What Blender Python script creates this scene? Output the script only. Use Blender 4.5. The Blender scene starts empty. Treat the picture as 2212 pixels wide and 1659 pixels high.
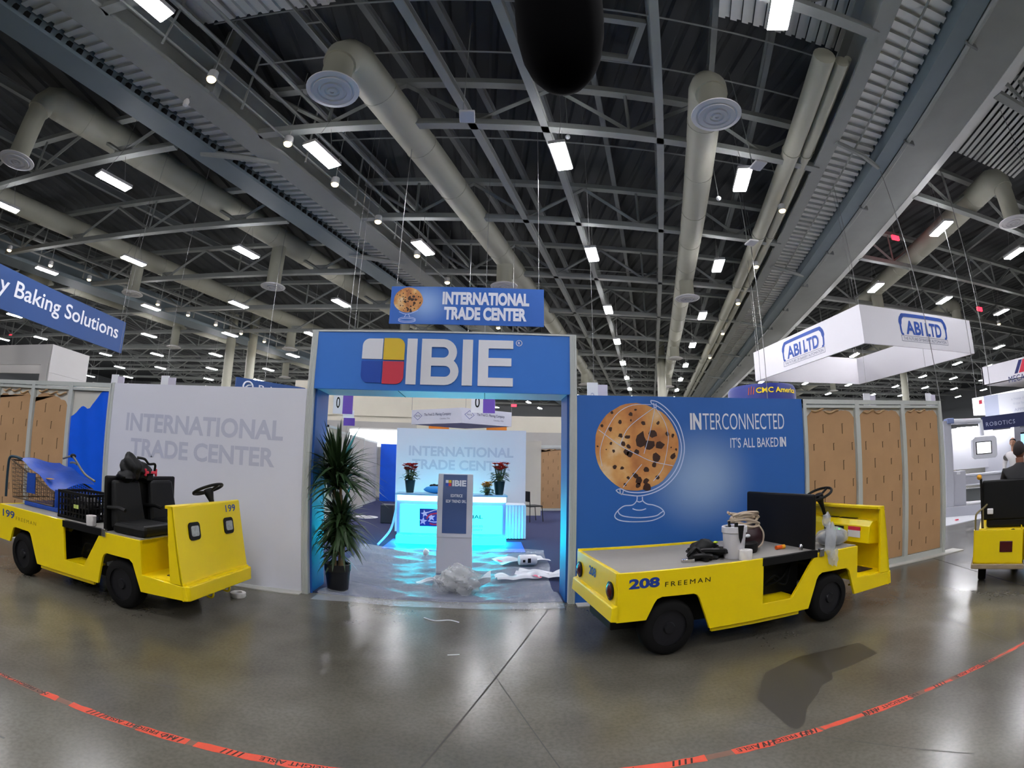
import bpy, bmesh, math, random
from math import sin, cos, pi, radians, hypot, atan2, sqrt
from mathutils import Vector, Matrix
sc = bpy.context.scene
COL = sc.collection
R = random.Random(7)

# ------------------------------------------------------------------ camera
def cam_axes(pitch=9.6789, roll=.8145, yaw=2.971):
    p, r, y = radians(pitch), radians(roll), radians(yaw)
    F = Vector((0, cos(p), sin(p))); U = Vector((0, -sin(p), cos(p))); X = Vector((1, 0, 0))
    X2 = X*cos(r) + U*sin(r); U2 = U*cos(r) - X*sin(r)
    Zr = Matrix.Rotation(-y, 3, 'Z')
    return Zr @ F, Zr @ U2, Zr @ X2
CF, CU, CX = cam_axes()
CH, FPX, KD = 1.628, 1038.9, -.0378
cd = bpy.data.cameras.new('camera')
cam = bpy.data.objects.new('camera', cd); COL.objects.link(cam)
m = Matrix.Identity(4)
for i in range(3):
    m[i][0], m[i][1], m[i][2] = CX[i], CU[i], -CF[i]
m.translation = (0, 0, CH)
cam.matrix_world = m
cd.type = 'PANO'
cd.sensor_fit = 'HORIZONTAL'; cd.sensor_width = 36.0; cd.sensor_height = 27.0
cd.clip_start = .01; cd.clip_end = 500
pc = cd.cycles if hasattr(cd, 'cycles') and hasattr(cd.cycles, 'panorama_type') else cd
pc.panorama_type = 'FISHEYE_LENS_POLYNOMIAL'
q = 2212/36.0/FPX
pc.fisheye_fov = radians(175)
pc.fisheye_polynomial_k0 = 0; pc.fisheye_polynomial_k1 = -q; pc.fisheye_polynomial_k2 = 0
pc.fisheye_polynomial_k3 = -KD*q**3; pc.fisheye_polynomial_k4 = 0
sc.camera = cam
def project(P):
    d = (Vector(P)-Vector((0, 0, CH))).normalized()
    c, a, b = d.dot(CF), d.dot(CX), d.dot(CU); s = hypot(a, b); th = atan2(s, c); t = th
    for _ in range(6): t -= (t+KD*t**3-th)/(1+3*KD*t*t)
    return 1106+FPX*t*a/s, 829.5-FPX*t*b/s
def in_view(P):
    x, y = project(P); return -10 < x < 2222 and -20 < y < 1669

# ------------------------------------------------------------------ world, exposure
w = bpy.data.worlds.new('hall_air'); sc.world = w; w.use_nodes = True
w.node_tree.nodes['Background'].inputs[0].default_value = (.55, .6, .7, 1)
w.node_tree.nodes['Background'].inputs[1].default_value = .05
LAMP_POWER = 62.0
sc.view_settings.view_transform = 'Standard'; sc.view_settings.look = 'None'
sc.view_settings.exposure = 1.22; sc.view_settings.gamma = 1; sc.view_settings.use_curve_mapping = False
sc.cycles.max_bounces = 6; sc.cycles.diffuse_bounces = 3; sc.cycles.glossy_bounces = 3
sc.cycles.transparent_max_bounces = 8; sc.cycles.transmission_bounces = 4
sc.cycles.sample_clamp_indirect = 4.0; sc.cycles.caustics_reflective = False; sc.cycles.caustics_refractive = False
sc.cycles.use_denoising = True; sc.cycles.use_adaptive_sampling = True; sc.cycles.adaptive_threshold = .02

# ------------------------------------------------------------------ materials
def lin(c):
    if isinstance(c, str):
        c = [int(c[i:i+2], 16)/255 for i in (0, 2, 4)]
    return tuple((v/12.92 if v <= .04045 else ((v+.055)/1.055)**2.4) for v in c)
MATS = {}
def mat(name, col, rough=.5, metal=0, noise=None, emit=0, alpha=1, bump=0, trans=0, spec=.5, coat=0):
    """col sRGB hex; noise=(scale, amount 0..1)"""
    if name in MATS: return MATS[name]
    M = bpy.data.materials.new(name); M.use_nodes = True; nt = M.node_tree; N = nt.nodes; L = nt.links
    b = N['Principled BSDF']; c = lin(col)
    b.inputs['Base Color'].default_value = (*c, 1); b.inputs['Roughness'].default_value = rough
    b.inputs['Metallic'].default_value = metal; b.inputs['Alpha'].default_value = alpha
    b.inputs['Transmission Weight'].default_value = trans; b.inputs['Specular IOR Level'].default_value = spec
    b.inputs['Coat Weight'].default_value = coat
    if emit:
        b.inputs['Emission Color'].default_value = (*c, 1); b.inputs['Emission Strength'].default_value = emit
    if noise:
        tc = N.new('ShaderNodeTexCoord'); n = N.new('ShaderNodeTexNoise'); n.inputs['Scale'].default_value = noise[0]
        n.inputs['Detail'].default_value = 5; n.inputs['Roughness'].default_value = .6
        mx = N.new('ShaderNodeMix'); mx.data_type = 'RGBA'
        a = noise[1]
        mx.inputs[6].default_value = (*[v*(1-a) for v in c], 1); mx.inputs[7].default_value = (*[min(1, v*(1+a)) for v in c], 1)
        L.new(tc.outputs['Object'], n.inputs['Vector']); L.new(n.outputs['Fac'], mx.inputs[0]); L.new(mx.outputs[2], b.inputs['Base Color'])
        if bump:
            bp = N.new('ShaderNodeBump'); bp.inputs['Strength'].default_value = bump; bp.inputs['Distance'].default_value = .02
            L.new(n.outputs['Fac'], bp.inputs['Height']); L.new(bp.outputs[0], b.inputs['Normal'])
    MATS[name] = M; return M

def ramp(N, stops):
    r = N.new('ShaderNodeValToRGB'); e = r.color_ramp.elements
    while len(e) < len(stops): e.new(.5)
    for k, (p, c) in enumerate(stops):
        e[k].position = p; e[k].color = (*lin(c), 1)
    return r

def concrete():
    M = bpy.data.materials.new('polished_concrete'); M.use_nodes = True; nt = M.node_tree; N = nt.nodes; L = nt.links; b = N['Principled BSDF']
    tc = N.new('ShaderNodeTexCoord')
    n1 = N.new('ShaderNodeTexNoise'); n1.inputs['Scale'].default_value = .45; n1.inputs['Detail'].default_value = 3; n1.inputs['Roughness'].default_value = .5
    n2 = N.new('ShaderNodeTexNoise'); n2.inputs['Scale'].default_value = 38; n2.inputs['Detail'].default_value = 4
    n3 = N.new('ShaderNodeTexNoise'); n3.inputs['Scale'].default_value = 2.3; n3.inputs['Detail'].default_value = 8; n3.inputs['Distortion'].default_value = .2
    for n in (n1, n2, n3): L.new(tc.outputs['Object'], n.inputs['Vector'])
    r1 = ramp(N, [(.25, '4d4b44'), (.5, '67655d'), (.75, '7d7c73')]); L.new(n1.outputs['Fac'], r1.inputs[0])
    r3 = ramp(N, [(.15, 'b9b2a4'), (.5, 'e0dcd4'), (.85, 'ffffff')]); L.new(n3.outputs['Fac'], r3.inputs[0])
    r2 = ramp(N, [(.35, 'c4c4c4'), (.6, 'ffffff')]); L.new(n2.outputs['Fac'], r2.inputs[0])
    a = N.new('ShaderNodeMix'); a.data_type = 'RGBA'; a.blend_type = 'MULTIPLY'; a.inputs[0].default_value = .7
    L.new(r1.outputs[0], a.inputs[6]); L.new(r3.outputs[0], a.inputs[7])
    c = N.new('ShaderNodeMix'); c.data_type = 'RGBA'; c.blend_type = 'MULTIPLY'; c.inputs[0].default_value = .35
    L.new(a.outputs[2], c.inputs[6]); L.new(r2.outputs[0], c.inputs[7]); L.new(c.outputs[2], b.inputs['Base Color'])
    mr = N.new('ShaderNodeMapRange'); mr.inputs[1].default_value = .2; mr.inputs[2].default_value = .8
    mr.inputs[3].default_value = .19; mr.inputs[4].default_value = .265
    L.new(n3.outputs['Fac'], mr.inputs[0]); L.new(mr.outputs[0], b.inputs['Roughness'])
    b.inputs['Specular IOR Level'].default_value = .38
    MATS['concrete'] = M; return M

def print_blue(name, base, glow, cx, cz, rx, rz):
    """printed blue artwork with a soft pale glow printed at one place (object space x, z)"""
    M = bpy.data.materials.new(name); M.use_nodes = True; nt = M.node_tree; N = nt.nodes; L = nt.links; b = N['Principled BSDF']
    tc = N.new('ShaderNodeTexCoord'); mp = N.new('ShaderNodeMapping')
    mp.inputs['Location'].default_value = (-cx/rx, 0, -cz/rz); mp.inputs['Scale'].default_value = (1/rx, 0, 1/rz)
    g = N.new('ShaderNodeTexGradient'); g.gradient_type = 'SPHERICAL'
    L.new(tc.outputs['Object'], mp.inputs[0]); L.new(mp.outputs[0], g.inputs[0])
    r = ramp(N, [(0, base), (.45, base), (1, glow)]); r.color_ramp.interpolation = 'EASE'; r.color_ramp.elements[1].position = .1
    L.new(g.outputs['Fac'], r.inputs[0]); L.new(r.outputs[0], b.inputs['Base Color']); b.inputs['Roughness'].default_value = .55
    return M

def cookie_mat():
    M = bpy.data.materials.new('printed_cookie'); M.use_nodes = True; nt = M.node_tree; N = nt.nodes; L = nt.links; b = N['Principled BSDF']
    tc = N.new('ShaderNodeTexCoord'); n = N.new('ShaderNodeTexNoise'); n.inputs['Scale'].default_value = 3.0; n.inputs['Detail'].default_value = 6
    L.new(tc.outputs['Generated'], n.inputs['Vector'])
    r = ramp(N, [(.3, 'a9683a'), (.45, 'cd8a4c'), (.58, 'dda766'), (.72, 'ead2a8')]); L.new(n.outputs['Fac'], r.inputs[0])
    L.new(r.outputs[0], b.inputs['Base Color']); b.inputs['Roughness'].default_value = .6
    return M

# ------------------------------------------------------------------ mesh helpers
class MB:
    def __init__(s): s.v = []; s.f = []; s.mi = []; s.cur = 0
    def add(s, vs, fs):
        o = len(s.v); s.v += [tuple(v) for v in vs]; s.f += [tuple(i+o for i in f) for f in fs]; s.mi += [s.cur]*len(fs); return s
    def mat(s, i): s.cur = i; return s
    def box(s, x0, x1, y0, y1, z0, z1):
        v = [(x, y, z) for z in (z0, z1) for y in (y0, y1) for x in (x0, x1)]
        return s.add(v, [(0, 2, 3, 1), (4, 5, 7, 6), (0, 1, 5, 4), (2, 6, 7, 3), (0, 4, 6, 2), (1, 3, 7, 5)])
    def hexa(s, c8):
        return s.add(c8, [(0, 2, 3, 1), (4, 5, 7, 6), (0, 1, 5, 4), (2, 6, 7, 3), (0, 4, 6, 2), (1, 3, 7, 5)])
    def prism(s, poly, lo, hi, axis='y'):
        """poly (a,b) extruded along axis: y -> (a, t, b); z -> (a, b, t); x -> (t, a, b)"""
        P = {'y': lambda a, b, t: (a, t, b), 'z': lambda a, b, t: (a, b, t), 'x': lambda a, b, t: (t, a, b)}[axis]
        n = len(poly); A = sum(poly[i][0]*poly[(i+1) % n][1]-poly[(i+1) % n][0]*poly[i][1] for i in range(n))
        if (A < 0) ^ (axis == 'y'): poly = poly[::-1]
        v = [P(a, b, lo) for a, b in poly]+[P(a, b, hi) for a, b in poly]
        fs = [tuple(range(n))[::-1], tuple(range(n, 2*n))]+[(i, (i+1) % n, n+(i+1) % n, n+i) for i in range(n)]
        return s.add(v, fs)
    def tube(s, pts, r, n=8, closed=False, rs=None):
        pts = [Vector(p) for p in pts]; k = len(pts); rings = []; up = None
        for i, p in enumerate(pts):
            a = pts[i-1] if (i or closed) else p; b = pts[(i+1) % k] if (i < k-1 or closed) else p
            t = (b-a).normalized()
            if up is None or abs(t.dot(up)) > .999:
                up = Vector((0, 0, 1)) if abs(t.z) < .9 else Vector((1, 0, 0))
            x = up.cross(t).normalized(); y = t.cross(x); up = y
            rr = rs[i] if rs else r
            rings.append([p+x*rr*cos(2*pi*j/n)+y*rr*sin(2*pi*j/n) for j in range(n)])
        v = [q for g in rings for q in g]; fs = []
        for i in range(k if closed else k-1):
            a, b = i*n, ((i+1) % k)*n
            fs += [(a+j, a+(j+1) % n, b+(j+1) % n, b+j) for j in range(n)]
        if not closed: fs += [tuple(range(n))[::-1], tuple(range((k-1)*n, k*n))]
        return s.add(v, fs)
    def lathe(s, prof, c=(0, 0, 0), n=24, axis='z'):
        v = []; fs = []
        for r, z in prof:
            for j in range(n):
                a = 2*pi*j/n; p = (r*cos(a), r*sin(a), z)
                if axis == 'y': p = (r*cos(a), z, -r*sin(a))
                if axis == 'x': p = (z, r*cos(a), r*sin(a))
                v.append((p[0]+c[0], p[1]+c[1], p[2]+c[2]))
        for i in range(len(prof)-1):
            fs += [(i*n+j, i*n+(j+1) % n, (i+1)*n+(j+1) % n, (i+1)*n+j) for j in range(n)]
        if prof[0] == prof[-1]: return s.add(v, fs)
        if prof[0][0] > 1e-6: fs.append(tuple(range(n))[::-1])
        if prof[-1][0] > 1e-6: fs.append(tuple(range((len(prof)-1)*n, len(prof)*n)))
        return s.add(v, fs)
    def grid(s, fn, nu, nv):
        v = [fn(i/nu, j/nv) for j in range(nv+1) for i in range(nu+1)]
        return s.add(v, [(j*(nu+1)+i, j*(nu+1)+i+1, (j+1)*(nu+1)+i+1, (j+1)*(nu+1)+i) for j in range(nv) for i in range(nu)])
    def blob(s, c, r, sq=(1, 1, 1), nu=14, nv=10, jit=0, seed=0):
        rr = random.Random(seed); ph = [rr.random()*6.3 for _ in range(6)]
        def f(u, v):
            a, b = 2*pi*u, pi*v; d = Vector((sin(b)*cos(a), sin(b)*sin(a), cos(b)))
            k = 1+jit*(sin(3*d.x+ph[0])*cos(4*d.y+ph[1])+.6*sin(7*d.z+5*d.x+ph[2])+.5*cos(9*d.y-4*d.x+ph[3]))
            return (c[0]+d.x*r*k*sq[0], c[1]+d.y*r*k*sq[1], c[2]+d.z*r*k*sq[2])
        return s.grid(f, nu, nv)
    def xf(s, M, start=0):
        s.v[start:] = [tuple(M @ Vector(p)) for p in s.v[start:]]; return s
    def build(s, name, mats, parent=None, smooth=False, bevel=0, kind=None, weld=False):
        me = bpy.data.meshes.new(name); me.from_pydata(s.v, [], s.f)
        for mm in (mats if isinstance(mats, (list, tuple)) else [mats]): me.materials.append(mm)
        for p, i in zip(me.polygons, s.mi): p.material_index = i; p.use_smooth = smooth
        if weld:
            b = bmesh.new(); b.from_mesh(me); bmesh.ops.remove_doubles(b, verts=b.verts, dist=1e-5); bmesh.ops.recalc_face_normals(b, faces=b.faces); b.to_mesh(me); b.free()
        me.update()
        o = bpy.data.objects.new(name, me); COL.objects.link(o)
        if parent: o.parent = parent
        if bevel:
            d = o.modifiers.new('bevel', 'BEVEL'); d.width = bevel; d.segments = 2; d.limit_method = 'ANGLE'; d.angle_limit = radians(40)
        if smooth and not bevel:
            try: me.set_sharp_from_angle(angle=radians(42))
            except Exception: pass
        if kind: o['kind'] = kind
        return o

def tag(o, label, cat, group=None, kind=None):
    o['label'] = label; o['category'] = cat
    if group: o['group'] = group
    if kind: o['kind'] = kind
    return o
def thing(name, label, cat, loc=(0, 0, 0), rz=0, group=None):
    o = bpy.data.objects.new(name, None); COL.objects.link(o); o.location = loc; o.rotation_euler[2] = rz
    o.empty_display_size = .1
    return tag(o, label, cat, group)
def dup(o, loc=None, label=None, rz=None, parent=None):
    c = o.copy(); COL.objects.link(c)
    if parent: c.parent = parent
    if loc is not None: c.location = loc
    if rz is not None: c.rotation_euler[2] = rz
    if label: c['label'] = label
    for ch in list(o.children): dup(ch, parent=c)
    return c

_fontcache = {}
def text_mesh(body, bold=0.0, lines=1.0, align='CENTER', space=1.0):
    k = (body, bold, lines, align, space)
    if k not in _fontcache:
        cu = bpy.data.curves.new('t', 'FONT'); cu.body = body; cu.align_x = align; cu.offset = bold; cu.space_line = lines; cu.space_character = space
        cu.resolution_u = 4
        o = bpy.data.objects.new('t', cu); COL.objects.link(o)
        dg = bpy.context.evaluated_depsgraph_get(); me = bpy.data.meshes.new_from_object(o.evaluated_get(dg))
        V = [tuple(v.co) for v in me.vertices]; Fs = [tuple(p.vertices) for p in me.polygons]
        bpy.data.objects.remove(o); bpy.data.curves.remove(cu); bpy.data.meshes.remove(me)
        _fontcache[k] = (V, Fs)
    return _fontcache[k]
def put_text(mb, body, o, ux, uz, w, h, bold=0.0, space=1.0, depth=.0015):
    """lettering fitted to the rectangle that starts at o (lower left) and runs w along ux and h along uz"""
    V, Fs = text_mesh(body, bold, space=space)
    if not V: return mb
    x0, x1 = min(v[0] for v in V), max(v[0] for v in V); y0, y1 = min(v[1] for v in V), max(v[1] for v in V)
    o, ux, uz = Vector(o), Vector(ux).normalized(), Vector(uz).normalized(); nn = ux.cross(uz)
    vs = [o+ux*((v[0]-x0)/(x1-x0)*w)+uz*((v[1]-y0)/(y1-y0)*h)+nn*depth for v in V]
    return mb.add(vs, Fs)
def strip(mb, pts, wd, y, closed=False):
    """flat printed line of width wd along (x, z) points on a wall at depth y"""
    n = len(pts); vs = []
    for i in range(n):
        a = pts[i-1] if (i or closed) else pts[i]; b = pts[(i+1) % n] if (i < n-1 or closed) else pts[i]
        d = Vector((b[0]-a[0], b[1]-a[1])); d.normalize(); nx, nz = -d.y*wd/2, d.x*wd/2
        vs += [(pts[i][0]-nx, y, pts[i][1]-nz), (pts[i][0]+nx, y, pts[i][1]+nz)]
    fs = [(2*i, 2*i+2, 2*i+3, 2*i+1) if True else 0 for i in range(n-1)]
    if closed: fs.append((2*n-2, 0, 1, 2*n-1))
    return mb.add(vs, fs)
def smooth_line(pts, k=4, closed=False):
    out = []; n = len(pts)
    for i in range(n if closed else n-1):
        g = lambda j: Vector(pts[j % n]) if closed else Vector(pts[max(0, min(n-1, j))])
        p0, p1, p2, p3 = g(i-1), g(i), g(i+1), g(i+2)
        for s in range(k):
            t = s/k
            out.append(tuple(.5*((2*p1)+(p2-p0)*t+(2*p0-5*p1+4*p2-p3)*t*t+(3*p1-p0-3*p2+p3)*t**3)))
    if not closed: out.append(tuple(pts[-1]))
    return out
ORD = 'first second third fourth fifth sixth seventh eighth ninth tenth eleventh twelfth thirteenth fourteenth fifteenth sixteenth seventeenth eighteenth nineteenth twentieth'.split()

m_conc = concrete()
m_steel = mat('painted_roof_steel', '979b98', .6, noise=(1.2, .12))
m_steeld = mat('dark_roof_steel', '7c8080', .65, noise=(1.5, .15))
m_bluesteel = mat('blue_grey_girder_paint', '74828a', .55, noise=(1, .1))
m_deck = mat('dark_roof_deck', '3d4042', .75, noise=(.6, .2))
m_ribdeck = mat('bright_ribbed_deck', 'e2e4e2', .45, .3, noise=(1.5, .1))  # pale soffit metal; on the deck bays the tone stands for lamp light
m_duct = mat('grey_duct_paint', 'b4b4a4', .5, noise=(.8, .12))
m_diff = mat('white_diffuser', 'ecebec', .5)
m_lampbox = mat('lamp_housing', 'c9c9c9', .4)
m_lamp = mat('lamp_light', 'f8f7fc', .5, emit=LAMP_POWER)
m_spot = mat('warm_spot_light', 'ffd690', .5, emit=7)
m_red = mat('red_exit_glow', 'ff2030', .5, emit=3)
m_cable = mat('steel_cable', '8a8a8a', .4, .6)
m_white = mat('white_print_fabric', 'd9dbe6', .6, noise=(1.5, .03))
m_whitepl = mat('white_laminate', 'e6e8ec', .35)
m_alu = mat('white_aluminium_extrusion', 'c6cbc8', .4, .15, noise=(3, .05))
m_greyl = mat('grey_lettering', 'bcc0d2', .6)
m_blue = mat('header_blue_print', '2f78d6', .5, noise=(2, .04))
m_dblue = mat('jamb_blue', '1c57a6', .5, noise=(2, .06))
m_wl = mat('white_lettering', 'e8ebf4', .5)
m_card = mat('brown_cardboard', 'b8926a', .8, noise=(2.5, .16), bump=.15)
m_slot = mat('cardboard_slot_dark_brown', '4e3a22', .9)  # dark brown of the slot tick marks
m_tarp = mat('bright_blue_film', '0a60f0', .35, noise=(3, .12), bump=.3)
m_cream = mat('cream_wall_paint', 'd8d3c4', .7, noise=(.8, .06))
m_yellow = mat('yellow_cart_paint', 'fbdc00', .38, noise=(4, .05), coat=.2)
m_black = mat('black_plastic', '0a0a0b', .55, spec=.3)
m_vinyl = mat('black_vinyl', '0c0d0e', .5, noise=(6, .25), bump=.1, spec=.3)
m_tyre = mat('black_rubber', '0d0d0d', .8, noise=(9, .3), spec=.2)
m_bed = mat('grey_bed_mat', '93908a', .6, noise=(5, .08))
m_navy = mat('navy_carpet', '1a2450', .95, noise=(40, .3), bump=.2)
m_chrome = mat('chrome', 'c8c8c8', .2, 1)
m_num = mat('blue_number_paint', '1d3f96', .5)
# ================================================================== SETTING
SK = .35                                      # the roof runs skewed: dx/dy of its long members
def sx(c, y): return c+SK*y
f = MB().box(-85, 95, -34, 84, -.2, 0).build('floor', m_conc, kind='structure')
j = MB()
def ribbon(p, q, wd, z=.0006):
    p, q = Vector(p), Vector(q); d = (q-p).normalized(); n = Vector((-d.y, d.x))*wd/2
    j.add([(*(p-n), z), (*(q-n), z), (*(q+n), z), (*(p+n), z)], [(0, 1, 2, 3)])
for c in (-1.81, -13.8, -7.8, 4.2, 10.2): ribbon((c-.0, 0-2), (c+.345*30, 28), .013)
ribbon((4.62, 4.3), (3.9, 1.2), .012); ribbon((.05, 3.7), (.7, 1.1), .008); ribbon((1.62, 2.5), (2.5, 1.5), .006)
ribbon((-3.9, 1.75), (-3.2, 1.72), .02); ribbon((-3.0, 1.60), (-2.5, 1.64), .015); ribbon((-2.35, 2.72), (-1.9, 2.78), .012)
j.build('joint', mat('floor_joint_dirt', '3b3833', .8), f)
st = MB(); pts = [(1.82, 2.78), (1.80, 2.34), (1.835, 2.30), (1.92, 2.35), (2.05, 2.52), (2.26, 2.66), (2.33, 2.74), (2.5, 2.80), (2.56, 2.9), (2.75, 2.92), (2.98, 2.97), (3.15, 3.0), (3.2, 3.3), (2.5, 3.3), (2.1, 3.15)]
st.add([(x, y, .0008) for x, y in pts], [tuple(range(len(pts)))])
st.build('stain', mat('damp_patch', '2d2922', .4, noise=(6, .15)), f)
MB().box(-64, 82, 68, 69, 0, 14).build('wall_back', mat('far_hall_wall', '85888c', .8), kind='structure')
MB().box(-65, -64, -34, 69, 0, 14).build('wall_left', MATS['far_hall_wall'], kind='structure')
MB().box(82, 83, -34, 69, 0, 14).build('wall_right', MATS['far_hall_wall'], kind='structure')
MB().box(-85, 95, -35, -34, 0, 14).build('wall_front', mat('near_hall_wall', '8a8a88', .8), kind='structure')
# ribbed dark roof deck: one sheet of trapezoid ribs
cb = MB(); prof = []
x = -90.
while x < 100:
    prof += [(x, 12.3), (x+.35, 12.3), (x+.42, 12.38), (x+.53, 12.38)]; x += .6
n = len(prof)
cb.add([(a+SK*0, -35, z) for a, z in prof]+[(a, 84, z) for a, z in prof], [(i, i+1, n+i+1, n+i) for i in range(n-1)])
cb.build('ceiling', m_deck, kind='structure')

# ---------------- lamps
lampcols = {-68.5: '', -62.2: '', -55.9: '', -50: '', -44.6: '', -38.6: '', -32.7: '', -26: '', -20.25: '', -14.65: '', -7.8: '', -1.8: '', 3.2: '', 11.6: '', 16.85: '', 22.7: '', 30.1: '', 35.5: '', 41.5: '', 48.5: ''}
names = {-14.65: 'first lamp line left of left catwalk', -20.25: 'second lamp line left of left catwalk', -26: 'third lamp line left of left catwalk', -32.7: 'fourth lamp line left of left catwalk', -38.6: 'fifth lamp line left of left catwalk', -44.6: 'sixth lamp line left of left catwalk', -50: 'seventh lamp line left of left catwalk', -55.9: 'eighth lamp line left of left catwalk', -62.2: 'ninth lamp line left of left catwalk', -68.5: 'tenth lamp line left of left catwalk',
         -7.8: 'lamp line just right of the left catwalk', -1.8: 'lamp line between the two long centre ducts', 3.2: 'lamp line just left of the right catwalk', 11.6: 'first lamp line right of the big girder', 16.85: 'second lamp line right of the big girder', 22.7: 'third lamp line right of the big girder', 30.1: 'fourth lamp line right of the big girder', 35.5: 'fifth lamp line right of the big girder', 41.5: 'sixth lamp line right of the big girder', 48.5: 'seventh lamp line right of the big girder'}
lamprows = [-12.4, -6.8, -1.2, 4.4, 9.85, 15.45, 21.45, 27.2, 33.1, 38.8, 44.6, 50.2, 55.8, 61.4]
SKA = -atan2(SK, 1)
hb = MB().box(-.2, .2, -.58, .58, .03, .12).box(-.05, .05, -.3, .3, .12, .17)
eb = MB().box(-.17, .17, -.55, .55, 0, .035)
cb_ = MB().tube([(0, -.4, .12), (.03, 0, 1.2)], .006, 4).tube([(0, .4, .12), (.03, 0, 1.2)], .006, 4).tube([(.03, 0, 1.2), (.03, 0, 3.297)], .006, 4)
lamp0 = thing('hall_lamp', '', 'ceiling lamp', group='rectangular hall lamps in skewed lines')
hb.mat(1).box(-.06, .06, -.56, -.44, .121, .125).box(-.06, .06, .44, .56, .121, .125); hb.build('lamp_housing', [m_lampbox, m_lamp], lamp0); eb.build('diffuser_panel', m_lamp, lamp0); cb_.build('suspension_cable', m_cable, lamp0)  # unseen glowing pads added on top of the housing to brighten the roof
far0 = MB().box(-.2, .2, -.58, .58, .036, .12).tube([(0, 0, .12), (0, 0, 3.297)], .01, 4).mat(1).box(-.17, .17, -.55, .55, 0, .035).box(-.06, .06, -.56, -.44, .121, .125).box(-.06, .06, .44, .56, .121, .125).build('hall_lamp', [m_lampbox, m_lamp])  # same added uplight pads, out of sight above the far lamps
tag(far0, '', 'ceiling lamp', 'rectangular hall lamps in skewed lines')
u0 = uf = False
for c in lampcols:
    k = 0
    for y in lamprows:
        X = sx(c, y); yy = y+(.012*X if X > 0 else 0)
        if y > 40 and (X < -60 or X > 78): continue
        if y < 0 and not -21 < X < 26: continue
        if X < -62: continue
        P = (X, yy, 9.0)
        if y < 0: lab = f'hall lamp behind viewer, row {ORD[lamprows.index(y)]}, {names[c]}'
        elif in_view(P): lab = f'hall lamp, {ORD[k]} from front in the {names[c]}'; k += 1
        else: continue
        near = y < 23
        src = lamp0 if near else far0
        if near and not u0: o = lamp0; u0 = True; o.location = P; o.rotation_euler[2] = SKA; o['label'] = lab
        elif not near and not uf: o = far0; uf = True; o.location = P; o.rotation_euler[2] = SKA; o['label'] = lab
        else: dup(src, P, lab, SKA)

# ---------------- skewed long members
def skewbar(mb, c0, c1, y0, y1, z0, z1):
    return mb.hexa([(c0+SK*y0, y0, z0), (c1+SK*y0, y0, z0), (c0+SK*y1, y1, z0), (c1+SK*y1, y1, z0), (c0+SK*y0, y0, z1), (c1+SK*y0, y0, z1), (c0+SK*y1, y1, z1), (c1+SK*y1, y1, z1)])
def ibeam(mb, c, wd, y0, y1, z0, z1, t=.03):
    skewbar(mb, c-wd/2, c+wd/2, y0, y1, z0, z0+t); skewbar(mb, c-t/2, c+t/2, y0, y1, z0+t, z1-t); skewbar(mb, c-wd/2, c+wd/2, y0, y1, z1-t, z1)
    return mb
YE = 67.4
k = 0
for c in (-9.1, -7.45, -5.77, -4.08, -2.42, -.78, .95, 2.6, 4.2):
    o = ibeam(MB(), c, .16, 0, YE, 11.62, 11.9).build('roof_purlin', m_steeld)
    tag(o, f'thin grey roof purlin under the dark deck, {ORD[k]} from the left in the centre bay', 'roof beam', 'centre bay purlins'); k += 1
for k, c in enumerate((-4.05, -2.2, .88)):
    o = ibeam(MB(), c, .2, 0, YE, 9.95, 10.2).build('bracing_beam', m_steel)
    tag(o, f'long low bracing beam crossing under the roof trusses, {ORD[k]} from the left', 'roof beam', 'low bracing beams')
for k, c in enumerate((-14.3, -17.6, -20.9, -25.9, -29.2, -36, -40, -45, -50, -55, -60)):
    o = ibeam(MB(), c, .18, 0, YE, 11.6, 11.9).build('roof_purlin', m_steeld)
    tag(o, f'grey roof purlin left of the left catwalk, {ORD[k]} counting away from the catwalk', 'roof beam', 'left bay purlins')
for k, c in enumerate((11.9, 15.6, 18.9, 22, 25.4, 29, 33, 38, 43, 48)):
    o = ibeam(MB(), c, .18, 0, YE, 11.6, 11.9).build('roof_purlin', m_steeld)
    tag(o, f'grey roof purlin right of the big girder, {ORD[k]} counting away from the girder', 'roof beam', 'right bay purlins')
# ---------------- transverse trusses
def truss(y, x0, x1, n, label, grp):
    t = MB(); m = .11
    t.box(x0, x1, y-.12, y+.12, 9.95, 10.12).box(x0, x1, y-.02, y+.02, 10.12, 10.2)
    t.box(x0, x1, y-.12, y+.12, 11.45, 11.62)
    d = (x1-x0)/n
    for i in range(n):
        a, b = x0+i*d, x0+(i+1)*d
        p, q_ = ((a, y, 10.15), (b, y, 11.45)) if i % 2 else ((a, y, 11.45), (b, y, 10.15))
        t.tube([p, q_], .07, 4)
        if i % 2 and i % 4 == 1: t.tube([(a, y, 10.15), (a, y, 11.45)], .05, 4)
        if i % 4 == 3: t.box(a-.35, a+.35, y-.03, y+.03, 10.1, 10.4)
    o = t.build('roof_truss', m_steel); tag(o, label, 'roof truss', grp)
ys = [4.93+5.02*i for i in range(13)]
for i, y in enumerate(ys):
    truss(y, sx(-9.9, y), sx(6.0, y), 8, f'steel roof truss spanning the centre bay, {ORD[i]} from the front', 'centre bay trusses')
    if i > 0:
        truss(y, max(-63.5, sx(-12.7, y)-52), sx(-12.7, y), 24, f'steel roof truss in the left bay, {ORD[i-1]} from the front', 'left bay trusses')
    truss(y, sx(10.4, y), min(81, sx(10.4, y)+44), 20, f'steel roof truss in the right bay, {ORD[i]} from the front', 'right bay trusses')
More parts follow.
